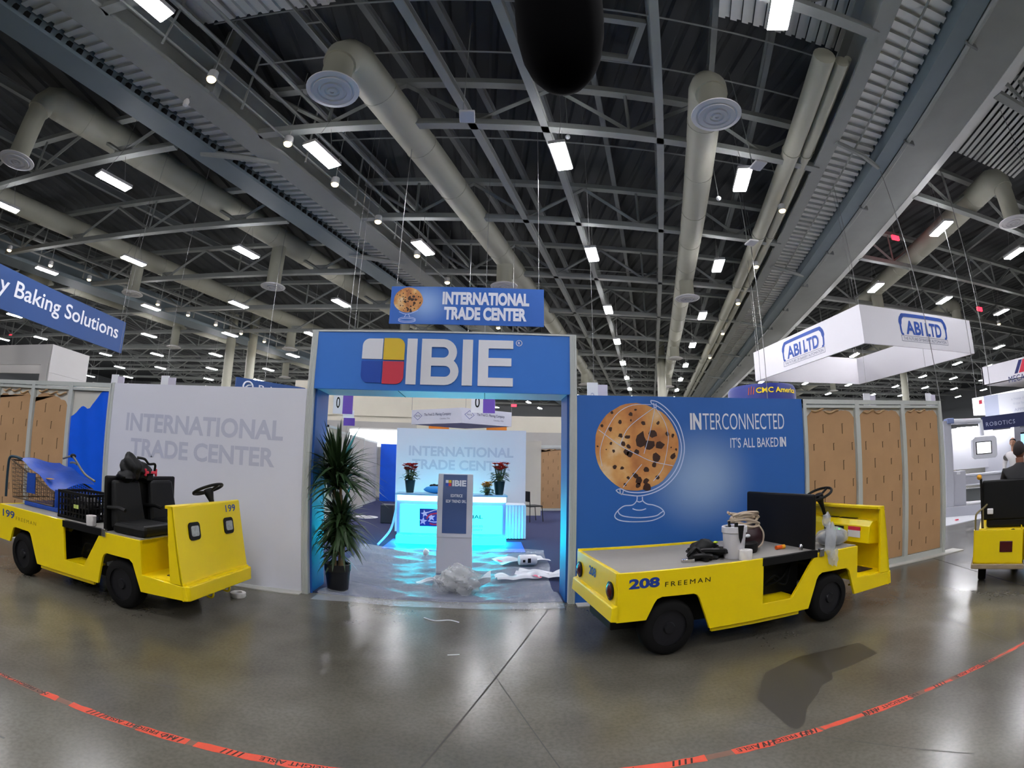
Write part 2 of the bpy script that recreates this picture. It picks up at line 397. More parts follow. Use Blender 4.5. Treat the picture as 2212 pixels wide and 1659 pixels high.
# conduits across
for k, (y, z) in enumerate(((7.15, 11.55), (8.75, 11.5), (12.3, 11.45), (17.4, 11.4), (22.3, 11.4))):
    o = MB().tube([(sx(-9.5, y), y, z), (sx(5.9, y), y, z)], .025, 6).build('sprinkler_pipe', m_steel)
    tag(o, f'thin pipe running across the centre bay, {ORD[k]} from the front', 'pipe', 'thin cross pipes')

# ---------------- left catwalk: beam, ribbed soffit, beam
def ribs(mb, c0, c1, y0, y1, z, pitch=.3, dep=.09):
    y = y0
    while y < y1:
        for a, b, zz in ((0, .5, 0), (.5, 1, dep)):
            ya, yb = y+a*pitch, y+b*pitch
            mb.add([(c0+SK*ya, ya, z+zz), (c1+SK*ya, ya, z+zz), (c1+SK*yb, yb, z+zz), (c0+SK*yb, yb, z+zz)], [(0, 3, 2, 1)])
        ya = y+.5*pitch; yb = y+pitch
        for yy in (ya, yb):
            mb.add([(c0+SK*yy, yy, z), (c1+SK*yy, yy, z), (c1+SK*yy, yy, z+dep), (c0+SK*yy, yy, z+dep)], [(0, 1, 2, 3)])
        y += pitch
    return mb
cw = thing('catwalk_girder', 'long left catwalk of twin grey beams with a pale ribbed soffit between', 'catwalk')
b = skewbar(MB(), -12.6, -11.75, 2, YE, 9.95, 10.05); skewbar(b, -11.95, -11.85, 2, YE, 10.05, 11.0); skewbar(b, -12.6, -11.75, 2, YE, 11.0, 11.1); b.mat(1); y = 2.2
while y < 45: skewbar(b, -11.83, -11.745, y, y+.12, 10.06, 10.2); y += .3
b.build('side_beam', [m_bluesteel, m_black], cw)
b = skewbar(MB(), -10.7, -9.85, 2, YE, 9.95, 10.05); skewbar(b, -10.65, -10.55, 2, YE, 10.05, 11); skewbar(b, -10.7, -9.85, 2, YE, 11, 11.1)
b.build('side_beam', m_steel, cw)
ribs(MB(), -11.75, -10.7, 2, 60, 10.25).build('ribbed_soffit', m_ribdeck, cw)
for y in (10.4, 18.0, 25.5, 33, 41): 
    MB().tube([(sx(-12.2, y), y, 9.98), (sx(-11.3, y+.3), y+.3, 9.92), (sx(-10.3, y+.9), y+.9, 9.98)], .1, 6).build('cross_tie', m_steel, cw)
for y in (8.2, 22.0, 36): MB().box(sx(-9.95, y)-.15, sx(-9.95, y)+.15, y-.15, y+.15, 10, 12.3).build('hanger_post', m_steel, cw)
# rails, posts and pipes along the catwalk
rl = thing('service_rail', 'open pipe and rail run with warm spots beside the left catwalk', 'rail')
t = MB()
for c, z, r_ in ((-9.2, 9.9, .03), (-9.2, 10.35, .03), (-8.9, 10.6, .04), (-8.5, 10.9, .05), (-9.5, 11.2, .06)):
    t.tube([(sx(c, 3), 3, z), (sx(c, 62), 62, z)], r_, 6)
t.build('rail', m_steel, rl)
y = 6
while y < 60:
    MB().tube([(sx(-9.2, y), y, 9.7), (sx(-9.2, y), y, 11.6)], .035, 5).build('post', m_steel, rl); y += 2.51
tr = MB()
for c in (-6.55, -6.2):
    skewbar(tr, c-.012, c+.012, 5, 60, 10.5, 10.58)
y = 5
while y < 60: skewbar(tr, -6.55, -6.2, y, y+.03, 10.5, 10.53); y += .9
o = tr.build('cable_tray', m_steel); tag(o, 'ladder shaped cable tray left of the first long duct', 'cable tray')

# ---------------- right catwalk and girder
cw = thing('catwalk_girder', 'long right catwalk with bright ribbed soffit beside the big girder', 'catwalk')
b = skewbar(MB(), 5.85, 6.3, 2, YE, 10, 10.08); skewbar(b, 6.1, 6.18, 2, YE, 10.08, 11); skewbar(b, 5.85, 6.3, 2, YE, 11, 11.06); b.build('side_beam', m_steel, cw)
b = skewbar(MB(), 7.85, 8.4, 2, YE, 9.95, 10.03); skewbar(b, 7.9, 7.98, 2, YE, 10.03, 11); b.build('side_beam', m_bluesteel, cw)
ribs(MB(), 6.3, 7.85, 2, 60, 10.3, .32, .1).build('ribbed_soffit', m_ribdeck, cw)
t = MB()
t.tube([(sx(7.1, 2), 2, 10.2), (sx(7.1, 60), 60, 10.2)], .03, 6)
t.build('soffit_conduit', m_steel, cw)
for y in (8.6, 17, 25, 33, 42): MB().tube([(sx(6.2, y), y, 9.99), (sx(7.2, y+.1), y+.1, 9.9), (sx(8.1, y+.5), y+.5, 9.98)], .08, 6).build('cross_tie', m_steel, cw)
gd = thing('roof_girder', 'massive grey plate girder running along the right side of the catwalk', 'girder')
b = skewbar(MB(), 8.55, 10.15, 2, YE, 10.0, 10.12); skewbar(b, 8.9, 9.05, 2, YE, 10.12, 11.8); skewbar(b, 9.9, 10.05, 2, YE, 10.12, 11.8); b.build('girder_web', m_steel, gd)
skewbar(MB(), 10.15, 10.45, 2, YE, 9.98, 10.06).build('bottom_flange', m_ribdeck, gd)
t = MB().tube([(sx(8.5, 2), 2, 9.93), (sx(8.5, YE), YE, 9.93)], .07, 8)
t.build('conduit', m_steel, gd)
y = 4
while y < 60: skewbar(MB(), 8.35, 8.75, y, y+.06, 9.85, 10.0).build('bracket', m_steeld, gd); y += 3.6
t = MB(); skewbar(t, 10.55, 11.05, 2, YE, 10.9, 11.0); skewbar(t, 10.7, 10.9, 2, YE, 11.0, 11.6)
o = t.build('edge_beam', m_steeld); tag(o, 'dark edge beam just right of the big girder flange', 'roof beam')
for k, (c, z, r_, lab) in enumerate(((4.95, 10.1, .26, 'thick grey pipe left of the right catwalk, the fattest of three'), (5.45, 10.1, .17, 'medium grey pipe beside the thick pipe left of the right catwalk'), (5.72, 10.3, .09, 'thin grey pipe nearest the right catwalk'))):
    t = MB().tube([(sx(c, 6), 6, z), (sx(c, YE), YE, z)], r_, 14)
    for y in (9.5, 14.5, 19.5, 24.5, 30, 36): t.tube([(sx(c, y), y, z), (sx(c, y+.06), y+.06, z)], r_+.025, 14)
    o = t.build('roof_pipe', m_duct, smooth=True); tag(o, lab, 'pipe')
# ribbed deck patches near the first lamps, lamp light put into their bright colour
for nm, c0, c1, y0, y1, z, lab in (('a', -9.8, -6.2, 2, 7.0, 11.4, 'ribbed deck bay painted lamp-lit pale at the top left beside the catwalk'), ('b', 2.6, 5.9, 1.5, 6.6, 11.3, 'ribbed deck bay painted lamp-lit bright at the top right over the nearest lamp'), ('c', 11.0, 16.4, 3, 8.6, 11.4, 'ribbed deck bay painted lamp-lit bright beyond the big girder at the right edge')):
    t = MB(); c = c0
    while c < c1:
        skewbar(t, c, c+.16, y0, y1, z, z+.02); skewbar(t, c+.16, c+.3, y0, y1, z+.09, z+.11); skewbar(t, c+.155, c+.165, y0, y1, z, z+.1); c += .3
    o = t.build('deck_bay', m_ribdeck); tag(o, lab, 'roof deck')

# ---------------- ducts
def diffuser(x, y, z, par):
    d = MB()
    d.lathe([(0, .14), (.3, .13), (.5, .05), (.56, .02), (.555, -.0), (.46, -.02), (.45, .008), (.415, .008), (.40, -.035), (.31, -.04), (.30, -.005), (.255, -.005), (.24, -.045), (.16, -.05), (.15, -.01), (.115, -.01), (.10, -.055), (.04, -.06), (.035, -.03), (0, -.03)], (x, y, z), 32)
    return d.build('diffuser', m_diff, par, smooth=True)
def duct(c, z, r_, rows, y1, label, neck=.32):
    T = thing('air_duct', label, 'duct', group='long round air ducts')
    y0 = rows[0]-.05
    pts = [(sx(c, rows[0]), rows[0], z-.55), (sx(c, rows[0]+.06), rows[0]+.06, z-.3), (sx(c, rows[0]+.2), rows[0]+.2, z-.1), (sx(c, rows[0]+.45), rows[0]+.45, z)]
    trunk = MB().tube(pts+[(sx(c, y), y, z) for y in (rows[0]+.8, rows[0]+4, rows[0]+10, y1)], r_, 20, rs=[neck+.05, neck+.08, r_*.92, r_, r_, r_, r_, r_])
    y = rows[0]+1.5
    while y < y1: trunk.tube([(sx(c, y), y, z), (sx(c, y+.05), y+.05, z)], r_+.012, 20); y += 2.2
    trunk.build('duct_trunk', m_duct, T, smooth=True)
    for y in rows:
        x = sx(c, y)
        MB().tube([(x, y, z-.35), (x, y, 8.95), (x, y, 8.88)], neck, 18, rs=[neck, neck, neck+.06]).build('drop_pipe', m_duct, T, smooth=True)
        diffuser(x, y, 8.82, T)
duct(-5.9, 10.15, .45, [7.31, 18.5, 30.0, 41.5], 60, 'grey round duct with an elbow at the top centre, left of the middle')
duct(2.08, 10.0, .42, [7.43, 18.76, 30.36, 41.8], 60, 'grey round duct right of centre, left of the right catwalk pipes')
duct(-15.97, 11.1, .5, [7.64, 18.6, 30.0, 41.5], 60, 'grey round duct with elbow and diffuser at the left picture edge')
duct(-24.1, 10.75, .45, [7.5, 18.7, 30.33, 41.8], 60, 'grey round duct, second one left of left catwalk')
duct(-33.2, 10.7, .45, [18.4, 29.74, 41.5], 60, 'grey round duct, third one left of left catwalk')
duct(14.1, 10.65, .45, [8.12, 19.2, 30.8, 42], 60, 'grey round duct right of the big girder')
duct(21.8, 10.7, .45, [19.4, 31, 42], 60, 'grey round duct second to the right of the big girder')

# ---------------- small ceiling things
def spots(c, z, yl, where, grp):
    s0 = None
    for k, y in enumerate(yl):
        P = (sx(c, y), y, z); lab = f'small glowing warm spotlight, {ORD[k]} from the front along the {where}'
        if s0 is None:
            s0 = thing('spotlight', lab, 'spotlight', P, group=grp)
            MB().lathe([(.05, .28), (.12, .25), (.13, .06), (.12, .04)], n=14).build('spot_housing', m_lampbox, s0, smooth=True)
            MB().blob((0, 0, .03), .11, (1, 1, .6)).build('bulb', m_spot, s0, smooth=True)
            MB().tube([(0, 0, .28), (0, 0, 2.65)], .015, 5).build('stem', m_steel, s0)
        else: dup(s0, P, lab)
def spread(a, b, n): return [a+(b-a)*i/(n-1) for i in range(n)]
spots(-8.9, 9.5, [7.2, 9.9, 12.0, 14.4, 17.2, 20, 23.5, 27, 31], 'left catwalk', 'left catwalk spotlights')
spots(-27.4, 9.7, spread(9.8, 34, 12), 'far left service rail', 'far left spotlights')
spots(5.2, 9.6, [12.0, 16.5, 21, 26.5, 33], 'right catwalk pipes', 'right catwalk spotlights')
spots(26.5, 9.6, [14, 19, 24, 29, 34], 'far right bay', 'far right spotlights')
t = MB()
for c, z, r_ in ((-27.8, 10.2, .06), (-27.2, 10.6, .05), (-28.2, 11, .08)): t.tube([(sx(c, 3), 3, z), (sx(c, 55), 55, z)], r_, 6)
y = 6
while y < 50:
    t.tube([(sx(-27.8, y), y, 9.8), (sx(-27.8, y), y, 12)], .04, 5); t.tube([(sx(-27.8, y), y, 10.2), (sx(-28.4, y+2), y+2, 11.8)], .03, 5); y += 2.5
o = t.build('service_rail', m_steel); tag(o, 'far left service rail of pipes and posts behind the blue hanging sign', 'rail')
t = MB(); skewbar(t, -30.6, -29.0, 4, 60, 9.9, 10.1); skewbar(t, -30.2, -30.0, 4, 60, 10.1, 11.2)
o = t.build('roof_girder', m_bluesteel); tag(o, 'blue grey girder of the far left bay over the hanging sign', 'girder')
for k, (P, lab) in enumerate((((-.62, 8.35, 8.9), 'white square antenna box on a rod at the top centre'), ((6.6, 9.0, 8.9), 'white square antenna box right of the right hand diffuser'), ((8.35, 12.6, 8.6), 'white square antenna box below the right catwalk'))):
    T = thing('antenna_box', lab, 'antenna', P, group='hanging antenna boxes')
    MB().box(-.17, .17, -.2, .2, -.03, .03).build('box_body', m_diff, T, bevel=.02)
    MB().tube([(-.1, .1, .03), (-.1, .1, 12.29-P[2])], .012, 6).build('rod', m_steel, T)
for k, (P, lab) in enumerate((((1.95, 10.5, 10.2), 'tiny white dome sensor under the first truss at centre'), ((6.3, 10.8, 8.9), 'tiny white dome sensor right of the right diffuser'))):
    T = thing('dome_sensor', lab, 'sensor', P, group='white dome sensors')
    MB().blob((0, 0, 0), .07).build('dome', m_diff, T, smooth=True); MB().tube([(0, 0, .05), (0, 0, 12.29-P[2])], .01, 5).build('rod', m_steel, T)
# security style camera hung at left
T = thing('security_camera', 'small white camera on a post by the left catwalk hanger', 'camera', (-7.6, 8.0, 9.75))
MB().lathe([(.0, -.12), (.07, -.1), (.08, .02), (.04, .1)], n=12).build('camera_body', m_diff, T, smooth=True); MB().tube([(0, 0, .08), (.1, .1, .6)], .02, 6).build('mount', m_steel, T)
# made-up hanging shape standing in for a blurred object near the lens
t = MB().lathe([(.0, 4.62), (.1, 4.64), (.2, 4.71), (.28, 4.83), (.34, 5.0), (.385, 5.25), (.41, 5.6), (.43, 6.2), (.43, 8.0), (.4, 8.3), (.0, 8.3)], (.545, 3.0, 0), 32)
T = thing('lens_blur_stand_in', 'black rounded stand-in for a blurred object near the lens, at the top centre', 'stand-in', (0, 0, 0))
t.build('stand_in_body', mat('stand_in_black', '010102', 1, spec=.05), T, smooth=True)
MB().tube([(.545, 3, 8.25), (.545, 3, 12.3)], .03, 6).build('stand_in_strap', m_black, T)
# hall columns in the distance
k = 0
for P, lab in (((-18.9, 31.5), 'pale round hall column left of the blue entrance header'), ((-17.6, 32.5), 'slimmer pale round hall column close beside the other one'), ((38, 33), 'pale hall column far off behind the white hanging sign'), ((14.2, 37), 'pale hall column far off behind the blue globe wall')):
    T = MB().lathe([(.35, 0), (.35, 12.3)], (P[0], P[1], 0), 20).build('hall_column', m_duct, smooth=True); tag(T, lab, 'column', 'pale hall columns')
T = MB().box(-46, -22, 40, 40.5, 5.0, 7.2).build('wall_fascia', mat('pale_fascia', 'd6d3c6', .7), kind='structure'); T.name = 'trim_1'

for P, lab in (((2.26, 40, 6.63), 'small red exit light seen through the entrance over the cream wall'), ((17.2, 14, 10.8), 'tiny red light under the roof right of the big girder'), ((24.4, 15, 8.58), 'small red light behind the white ring sign at right'), ((-43.5, 30, 10.1), 'tiny red light behind the white gantry at left')):
    T = thing('exit_light', lab, 'exit light', P, group='small red lights')
    MB().box(-.22, .22, -.04, .04, -.1, .1).build('red_face', m_red, T); MB().tube([(0, 0, .1), (0, 0, 12.29-P[2])], .012, 5).build('stem', m_steel, T)
t = MB()
for a, b, c, d in ((2.3, 3.45, 7.45, 7.6), (2.3, 3.45, 8.7, 8.85), (2.3, 2.45, 7.6, 8.7), (3.3, 3.45, 7.6, 8.7)): t.box(a, b, c, d, 11.62, 11.8)
o = t.build('roof_hatch_frame', m_steel); tag(o, 'square grey roof opening frame just right of the black stand-in shape', 'hatch')
# ================================================================== BOOTH
WY = 5.509
# ---- entrance arch
arch = thing('entrance_arch', 'tall blue header arch with white IBIE lettering over the booth entrance', 'arch', (0, 0, 0))
def post(x0, x1, y0, y1, h, par):
    t = MB().box(x0, x1, y0, y1, 0, h); g = (x1-x0)/4
    for i in (1, 2, 3): t.box(x0+g*i-.006, x0+g*i+.006, y0-.006, y0, 0, h)
    return t.build('post', m_alu, par, bevel=.004)
post(-2.165, -2.085, 5.5, 5.58, 3.175, arch); post(.97, 1.05, 5.5, 5.58, 3.175, arch)
post(-2.165, -2.085, 6.02, 6.1, 2.47, arch); post(.97, 1.05, 6.02, 6.1, 2.47, arch)
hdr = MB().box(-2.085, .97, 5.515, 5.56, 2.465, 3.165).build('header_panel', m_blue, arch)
MB().box(-2.165, 1.05, 5.505, 5.58, 3.165, 3.185).build('top_rail', m_alu, arch)
t = MB().box(-2.085, .97, 5.56, 6.1, 2.466, 2.49)
for x in (-1.05, -.03): t.mat(1).box(x-.004, x+.004, 5.57, 6.1, 2.463, 2.468)
t.build('soffit_panel', [m_whitepl, m_black], arch)
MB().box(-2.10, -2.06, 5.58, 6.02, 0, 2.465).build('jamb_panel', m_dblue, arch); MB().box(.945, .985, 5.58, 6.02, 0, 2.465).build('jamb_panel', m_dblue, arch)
MB().box(-2.085, .97, 6.06, 6.1, 2.49, 3.165).build('back_panel', m_whitepl, arch)
def corner_tile(x0, x1, z0, z1, corner, r):
    """square tile with one rounded outer corner"""
    P = []
    for n, (cx, cz, a0) in dict(tr=(x1, z1, 0), tl=(x0, z1, 90), bl=(x0, z0, 180), br=(x1, z0, 270)).items():
        if n == corner:
            sx_ = -1 if cx == x1 else 1; sz_ = -1 if cz == z1 else 1
            for k in range(9):
                a = radians(a0+90*k/8); P.append((cx+sx_*r+r*cos(a), cz+sz_*r+r*sin(a)))
        else: P.append((cx, cz))
    return P
def ibie(par, x, z, h, y, dp, o=Vector((0, 0, 0)), reg=True):
    """logo with lettering; x,z lower left corner, h height"""
    k = h/.545; yy = y
    def tile(x0, x1, z0, z1, c, m, nm):
        P = [(x+a*k, z+b*k) for a, b in corner_tile(x0, x1, z0, z1, c, .09)]
        MB().prism(P, yy-dp, yy, 'y').build(nm, m, par)
    tile(.0, .25, .295, .545, 'tl', m_wl, 'logo_tile'); tile(.262, .515, .288, .552, 'tr', mat('logo_yellow', 'e8c52a', .5), 'logo_tile')
    tile(.0, .25, .01, .272, 'bl', mat('logo_blue', '0648b4', .5), 'logo_tile'); tile(.262, .515, 0, .27, 'br', mat('logo_red', 'd8344c', .5), 'logo_tile')
    L = MB(); X = lambda a: x+a*k; Zz = lambda b: z+b*k
    L.box(X(.545), X(.665), yy-dp, yy, Zz(0), Zz(.55)); L.box(X(1.205), X(1.325), yy-dp, yy, Zz(0), Zz(.55))
    e = [(1.39, 0), (1.80, 0), (1.80, .10), (1.51, .10), (1.51, .24), (1.78, .24), (1.78, .335), (1.51, .335), (1.51, .45), (1.80, .45), (1.80, .55), (1.39, .55)]
    L.prism([(X(a), Zz(b)) for a, b in e], yy-dp, yy)
    def lobe(z0, z1, xr):
        r = (z1-z0)/2; return [(xr-r+r*cos(radians(-90+180*i/12)), (z0+z1)/2+r*sin(radians(-90+180*i/12))) for i in range(13)]
    # letter B in two ring halves
    def ring(z0, z1, xr, t, e=0):
        out = [(.72, z0)]+lobe(z0, z1, xr)+[(.72, z1)]; inn = [(.84, z0+t)]+lobe(z0+t, z1-t, xr-t)+[(.84, z1-t)]
        v = [(X(a), yy-dp-e, Zz(b)) for a, b in out]+[(X(a), yy-dp-e, Zz(b)) for a, b in inn]; n = len(out)
        L.add(v, [(i, i+1, n+i+1, n+i) for i in range(n-1)]+[(n-1, 0, n, 2*n-1)])
    ring(0, .325, 1.165, .098); ring(.227, .55, 1.14, .098, .002)
    if reg: put_text(L, 'R', (X(1.855), yy-dp, Zz(.505)), (1, 0, 0), (0, 0, 1), .028*k, .034*k, .02)
    if reg: strip(L, [(X(1.868)+.034*k*cos(a*pi/10), Zz(.522)+.034*k*sin(a*pi/10)) for a in range(20)], .008*k, yy-dp-.001, True)
    L.build('lettering', m_wl, par)
ibie(hdr, -1.505, 2.537, .545, 5.515, .012)

# ---- white printed wall on the left
wwall = thing('printed_wall', 'long white wall left of the arch with pale grey INTERNATIONAL TRADE CENTER print', 'booth wall')
MB().box(-5.25, -2.17, 5.51, 5.56, .03, 2.455).build('wall_panel', m_white, wwall)
t = put_text(MB(), 'INTERNATIONAL', (-4.915, 5.5085, 1.815), (1, 0, 0), (0, 0, 1), 2.47, .245, .03)
put_text(t, 'TRADE CENTER', (-4.80, 5.5085, 1.49), (1, 0, 0), (0, 0, 1), 2.26, .235, .03).build('lettering', m_greyl, wwall)
MB().box(-5.27, -5.22, 5.5, 5.57, 0, 2.46).build('edge_post', m_alu, wwall)
t = MB().box(-9.2, -2.17, 5.42, 5.6, 0, .012); t.box(1.06, 7.6, 5.36, 5.6, 0, .012)
o = t.build('floor_edge_strip', mat('pale_floor_strip', 'b9b8b2', .5)); tag(o, 'pale carpet edge strip along the foot of the booth walls', 'strip')
# ---- framed panels
CARDN = [0]
def framed(x0, x1, kind, label, seed, y=WY, h=2.45, fw=.055):
    rr = random.Random(seed)
    T = thing('framed_panel', label, 'exhibit panel', group='framed exhibit panels')
    MB().box(x0, x0+fw, y-.02, y+.04, 0, h).box(x1-.03, x1, y-.02, y+.04, 0, h).box(x0, x1, y-.018, y+.04, h-.06, h).box(x0, x1, y-.015, y+.035, h-.115, h-.075).box(x0, x1, y-.018, y+.04, 0, .09).build('frame', m_alu, T)
    a, b = x0+fw, x1-.03
    MB().box(a, b, y+.028, y+.034, .09, h-.1).build('backing_sheet', mat('off_white_backing', 'd3d1c8', .7), T)
    if kind == 'film':
        n = 16; top = [.0, .02, .05, .09, .12, .13, .12, .10, .11, .16, .2, .24, .28, .31, .33, .34, .34]
        def fn(u, v):
            tz = 1.95+.42*top[min(16, int(u*16+.5))]/.34 if v > .999 else None
            zt = 1.95+.42*top[min(16, int(u*16+.5))]/.34
            z = .1+(zt-.1)*v
            return (a+(b-a)*u, y+.01+.012*sin(9*u+3*v)*sin(4*v+5*u), z)
        MB().grid(fn, 16, 24).build('blue_film', m_tarp, T, smooth=True)
        return T
    n = 22; P = [(a+.012, .1)]
    P += [(b-.012, .1)]
    for i in range(8): P.append((b-.012-rr.random()*.022, .3+1.9*i/8))
    ztop = h-.13
    for i in range(n+1):
        u = i/n; z = ztop-.012-rr.random()*.02-(.10*max(0, (abs(u-.5)-.38)/.12)**1.5)
        if kind == 'torn': z -= .03+.16*max(0, .42-u)*(1 if seed % 2 else 0)+.05*(0.5+.5*sin(6*u+seed))
        P.append((b-.01+(a-b+.02)*u, z))
    for i in range(8): P.append((a+.012+rr.random()*.022, 2.2-1.9*i/8))
    tk = MB(); tk.prism(P, y+.012, y+.018).mat(1); r = 0; z = .28
    while z < h-.25:
        for q_ in (0, 1, 2):
            x = a+.12+(.28 if r % 2 else .1)+q_*.36-.1
            if a+.05 < x < b-.05:
                L_ = .05+rr.random()*.05; tk.box(x-.006, x+.006, y+.0095, y+.012, z-L_, z+L_*.6).box(x-.004, x+.02, y+.0095, y+.012, z+L_*.6-.006, z+L_*.6)
        z += .255; r += 1
    tk.build('cardboard_sheet', [m_card, m_slot], T)
    # peeled paper curls at the top
    cu = MB()
    for i in range(3 if kind == 'torn' else 2):
        u = (i+.4)/3; w_ = .18+.1*rr.random(); zz = ztop-.03-.04*rr.random()
        cu.grid(lambda s, t_, u=u, w_=w_, zz=zz: (a+(b-a)*u*.8+w_*s, y+.008-.022*sin(pi*t_)*(.4+.6*sin(pi*s)), zz+.03*t_-.02*sin(5*s)), 8, 5)
    cu.build('paper_curl', mat('torn_paper', 'c6a67e', .8), T, smooth=True)
    return T
framed(-9.10, -8.09, 'torn', 'cardboard filled frame at the far left edge of the booth', 5)
framed(-8.09, -7.08, 'torn', 'cardboard filled frame left of its twin, behind the blue wire basket', 4)
framed(-7.08, -6.14, 'torn', 'cardboard filled frame directly left of the bright blue film panel', 7)
framed(-6.14, -5.27, 'film', 'framed panel filled with bright blue film, off-white above', 3)
framed(4.20, 5.20, 'full', 'cardboard filled frame touching the right end of the blue globe wall', 12)
framed(5.20, 6.21, 'full', 'middle cardboard frame of the three right of the globe wall', 14)
framed(6.21, 7.17, 'full', 'rightmost cardboard frame, end of the booth wall', 16)
MB().box(7.16, 7.22, 5.48, 5.56, 0, 2.45).build('end_post', m_alu, [o for o in COL.objects if o.get('label', '').startswith('rightmost cardboard')][0])

# ---- blue globe wall
gw = thing('printed_wall', 'blue wall right of the arch printed with a cookie globe and INTERCONNECTED', 'booth wall')
MB().box(1.05, 4.19, 5.51, 5.56, .0, 2.455).build('wall_panel', print_blue('globe_wall_print', '2563b4', '93b0d8', 2.62, 1.45, .95, .85), gw)
def disc(cx, cz, rx, rz, y, dp, n=48, wob=.012, seed=1):
    rr = random.Random(seed); P = []
    for i in range(n):
        a = 2*pi*i/n; k = 1+wob*(sin(3*a+seed)+.7*sin(7*a+2)+.5*rr.uniform(-1, 1)); P.append((cx+rx*k*cos(a), cz+rz*k*sin(a)))
    return MB().prism(P, y-dp, y)
m_cookie = cookie_mat(); m_choc = mat('printed_chocolate', '3a2013', .5, noise=(9, .35))
chips = [(1.474, 2.255, .021), (1.569, 2.144, .034), (1.453, 2.057, .038), (1.863, 2.128, .034), (2.05, 2.135, .034), (1.574, 1.983, .034), (1.664, 1.965, .041), (1.827, 1.94, .11), (1.931, 1.865, .082), (1.98, 2.003, .062), (2.072, 1.864, .068), (1.605, 1.885, .038), (1.676, 1.854, .038), (1.643, 1.786, .048), (1.773, 1.791, .041), (1.688, 1.767, .048), (2.023, 1.721, .062), (1.996, 1.634, .038), (1.896, 1.579, .048), (1.458, 1.891, .027), (1.489, 1.799, .027), (1.501, 1.615, .03), (1.593, 1.598, .03), (1.668, 1.484, .027), (1.758, 1.507, .048), (1.797, 1.451, .068), (1.889, 1.443, .048), (1.791, 1.389, .041), (1.902, 1.368, .06), (2.035, 1.484, .038), (1.629, 1.405, .025), (2.24, 1.737, .05), (2.238, 1.983, .034), (2.169, 2.003, .041), (1.297, 1.854, .016), (1.767, 2.29, .021), (1.707, 2.239, .034), (1.706, 2.164, .019), (1.4, 1.817, .011), (1.351, 2.099, .025), (2.28, 1.812, .021), (2.214, 1.838, .014)]
def chip_mesh(t, chips, y):
    t.mat(1); rr = random.Random(5)
    for x, z, r in chips:
        n = 9; a0 = rr.random()*6; sq = .65+.4*rr.random(); P = []
        for i in range(n):
            a = 2*pi*i/n; k = r*(.62+.38*rr.random()); P.append((k*cos(a), k*sin(a)*sq))
        ca, sa = cos(a0), sin(a0)
        t.prism([(x+p*ca-q_*sa, z+p*sa+q_*ca) for p, q_ in P], y-.0012, y)
    return t
chip_mesh(disc(1.782, 1.853, .525, .52, 5.5105, .002), chips, 5.5085).build('cookie_print', [m_cookie, m_choc], gw)
art = dict(outer=[(1.963, 2.406), (2.051, 2.389), (2.184, 2.295), (2.318, 2.13), (2.384, 1.913), (2.378, 1.735), (2.307, 1.547), (2.169, 1.399), (2.008, 1.31), (1.824, 1.268), (1.668, 1.281), (1.566, 1.301), (1.517, 1.339)],
 inner=[(1.963, 2.406), (1.976, 2.368), (2.049, 2.338), (2.156, 2.256), (2.282, 2.091), (2.346, 1.888), (2.336, 1.723), (2.265, 1.56), (2.142, 1.425), (1.982, 1.335), (1.824, 1.306), (1.668, 1.318), (1.578, 1.356), (1.517, 1.339)],
 s1=[(1.778, 1.26), (1.772, 1.21), (1.721, 1.162), (1.618, 1.152), (1.542, 1.099), (1.505, 1.038), (1.543, .994), (1.646, .969), (1.814, .961), (1.971, .97), (2.091, 1.013), (2.124, 1.055), (2.076, 1.114), (1.982, 1.154), (1.903, 1.169), (1.85, 1.208), (1.844, 1.258)],
 s2=[(1.542, 1.099), (1.568, 1.055), (1.645, 1.026), (1.826, 1.008), (2.01, 1.022), (2.077, 1.057), (2.119, 1.081)], s3=[(1.721, 1.119), (1.773, 1.101), (1.838, 1.099), (1.891, 1.114)], s4=[(1.772, 1.21), (1.805, 1.195), (1.844, 1.208)], ax=[(1.565, 1.36), (1.57, 1.31), (1.585, 1.289), (1.6, 1.305), (1.61, 1.343)], ax2=[(2.0, 2.375), (2.005, 2.32)], ax3=[(2.03, 2.37), (2.03, 2.32)])
mer = [[(2.015, 2.328), (1.948, 2.04), (1.864, 1.766)], [(2.015, 2.328), (1.778, 2.165), (1.645, 2.039), (1.566, 1.866)], [(2.015, 2.328), (2.126, 2.167), (2.176, 2.003), (2.166, 1.839), (2.102, 1.589), (1.981, 1.441)], [(1.969, 2.356), (1.729, 2.346), (1.545, 2.25), (1.414, 2.063), (1.344, 1.89), (1.324, 1.768), (1.35, 1.622)], [(1.307, 2.05), (1.566, 1.866), (1.772, 1.761), (1.956, 1.678), (2.238, 1.617)], [(1.604, 1.374), (1.719, 1.508), (1.837, 1.642)]]
t = MB()
for p in art.values(): strip(t, smooth_line(p), .013, 5.5065)
for p in mer: strip(t, smooth_line(p), .007, 5.506)
t.build('line_print', mat('pale_print_line', 'c9d6f2', .5), gw)
t = put_text(MB(), 'IN', (2.474, 5.508, 2.052), (1, 0, 0), (0, 0, 1), .155, .205, .045)
put_text(t, 'TERCONNECTED', (2.648, 5.508, 2.052), (1, 0, 0), (0, 0, 1), 1.225, .205, -.004)
put_text(t, "IT'S ALL BAKED", (3.03, 5.508, 1.822), (1, 0, 0), (0, 0, 1), .735, .128, .004); put_text(t, 'IN', (3.79, 5.508, 1.822), (1, 0, 0), (0, 0, 1), .10, .128, .05)
t.build('lettering', m_wl, gw)

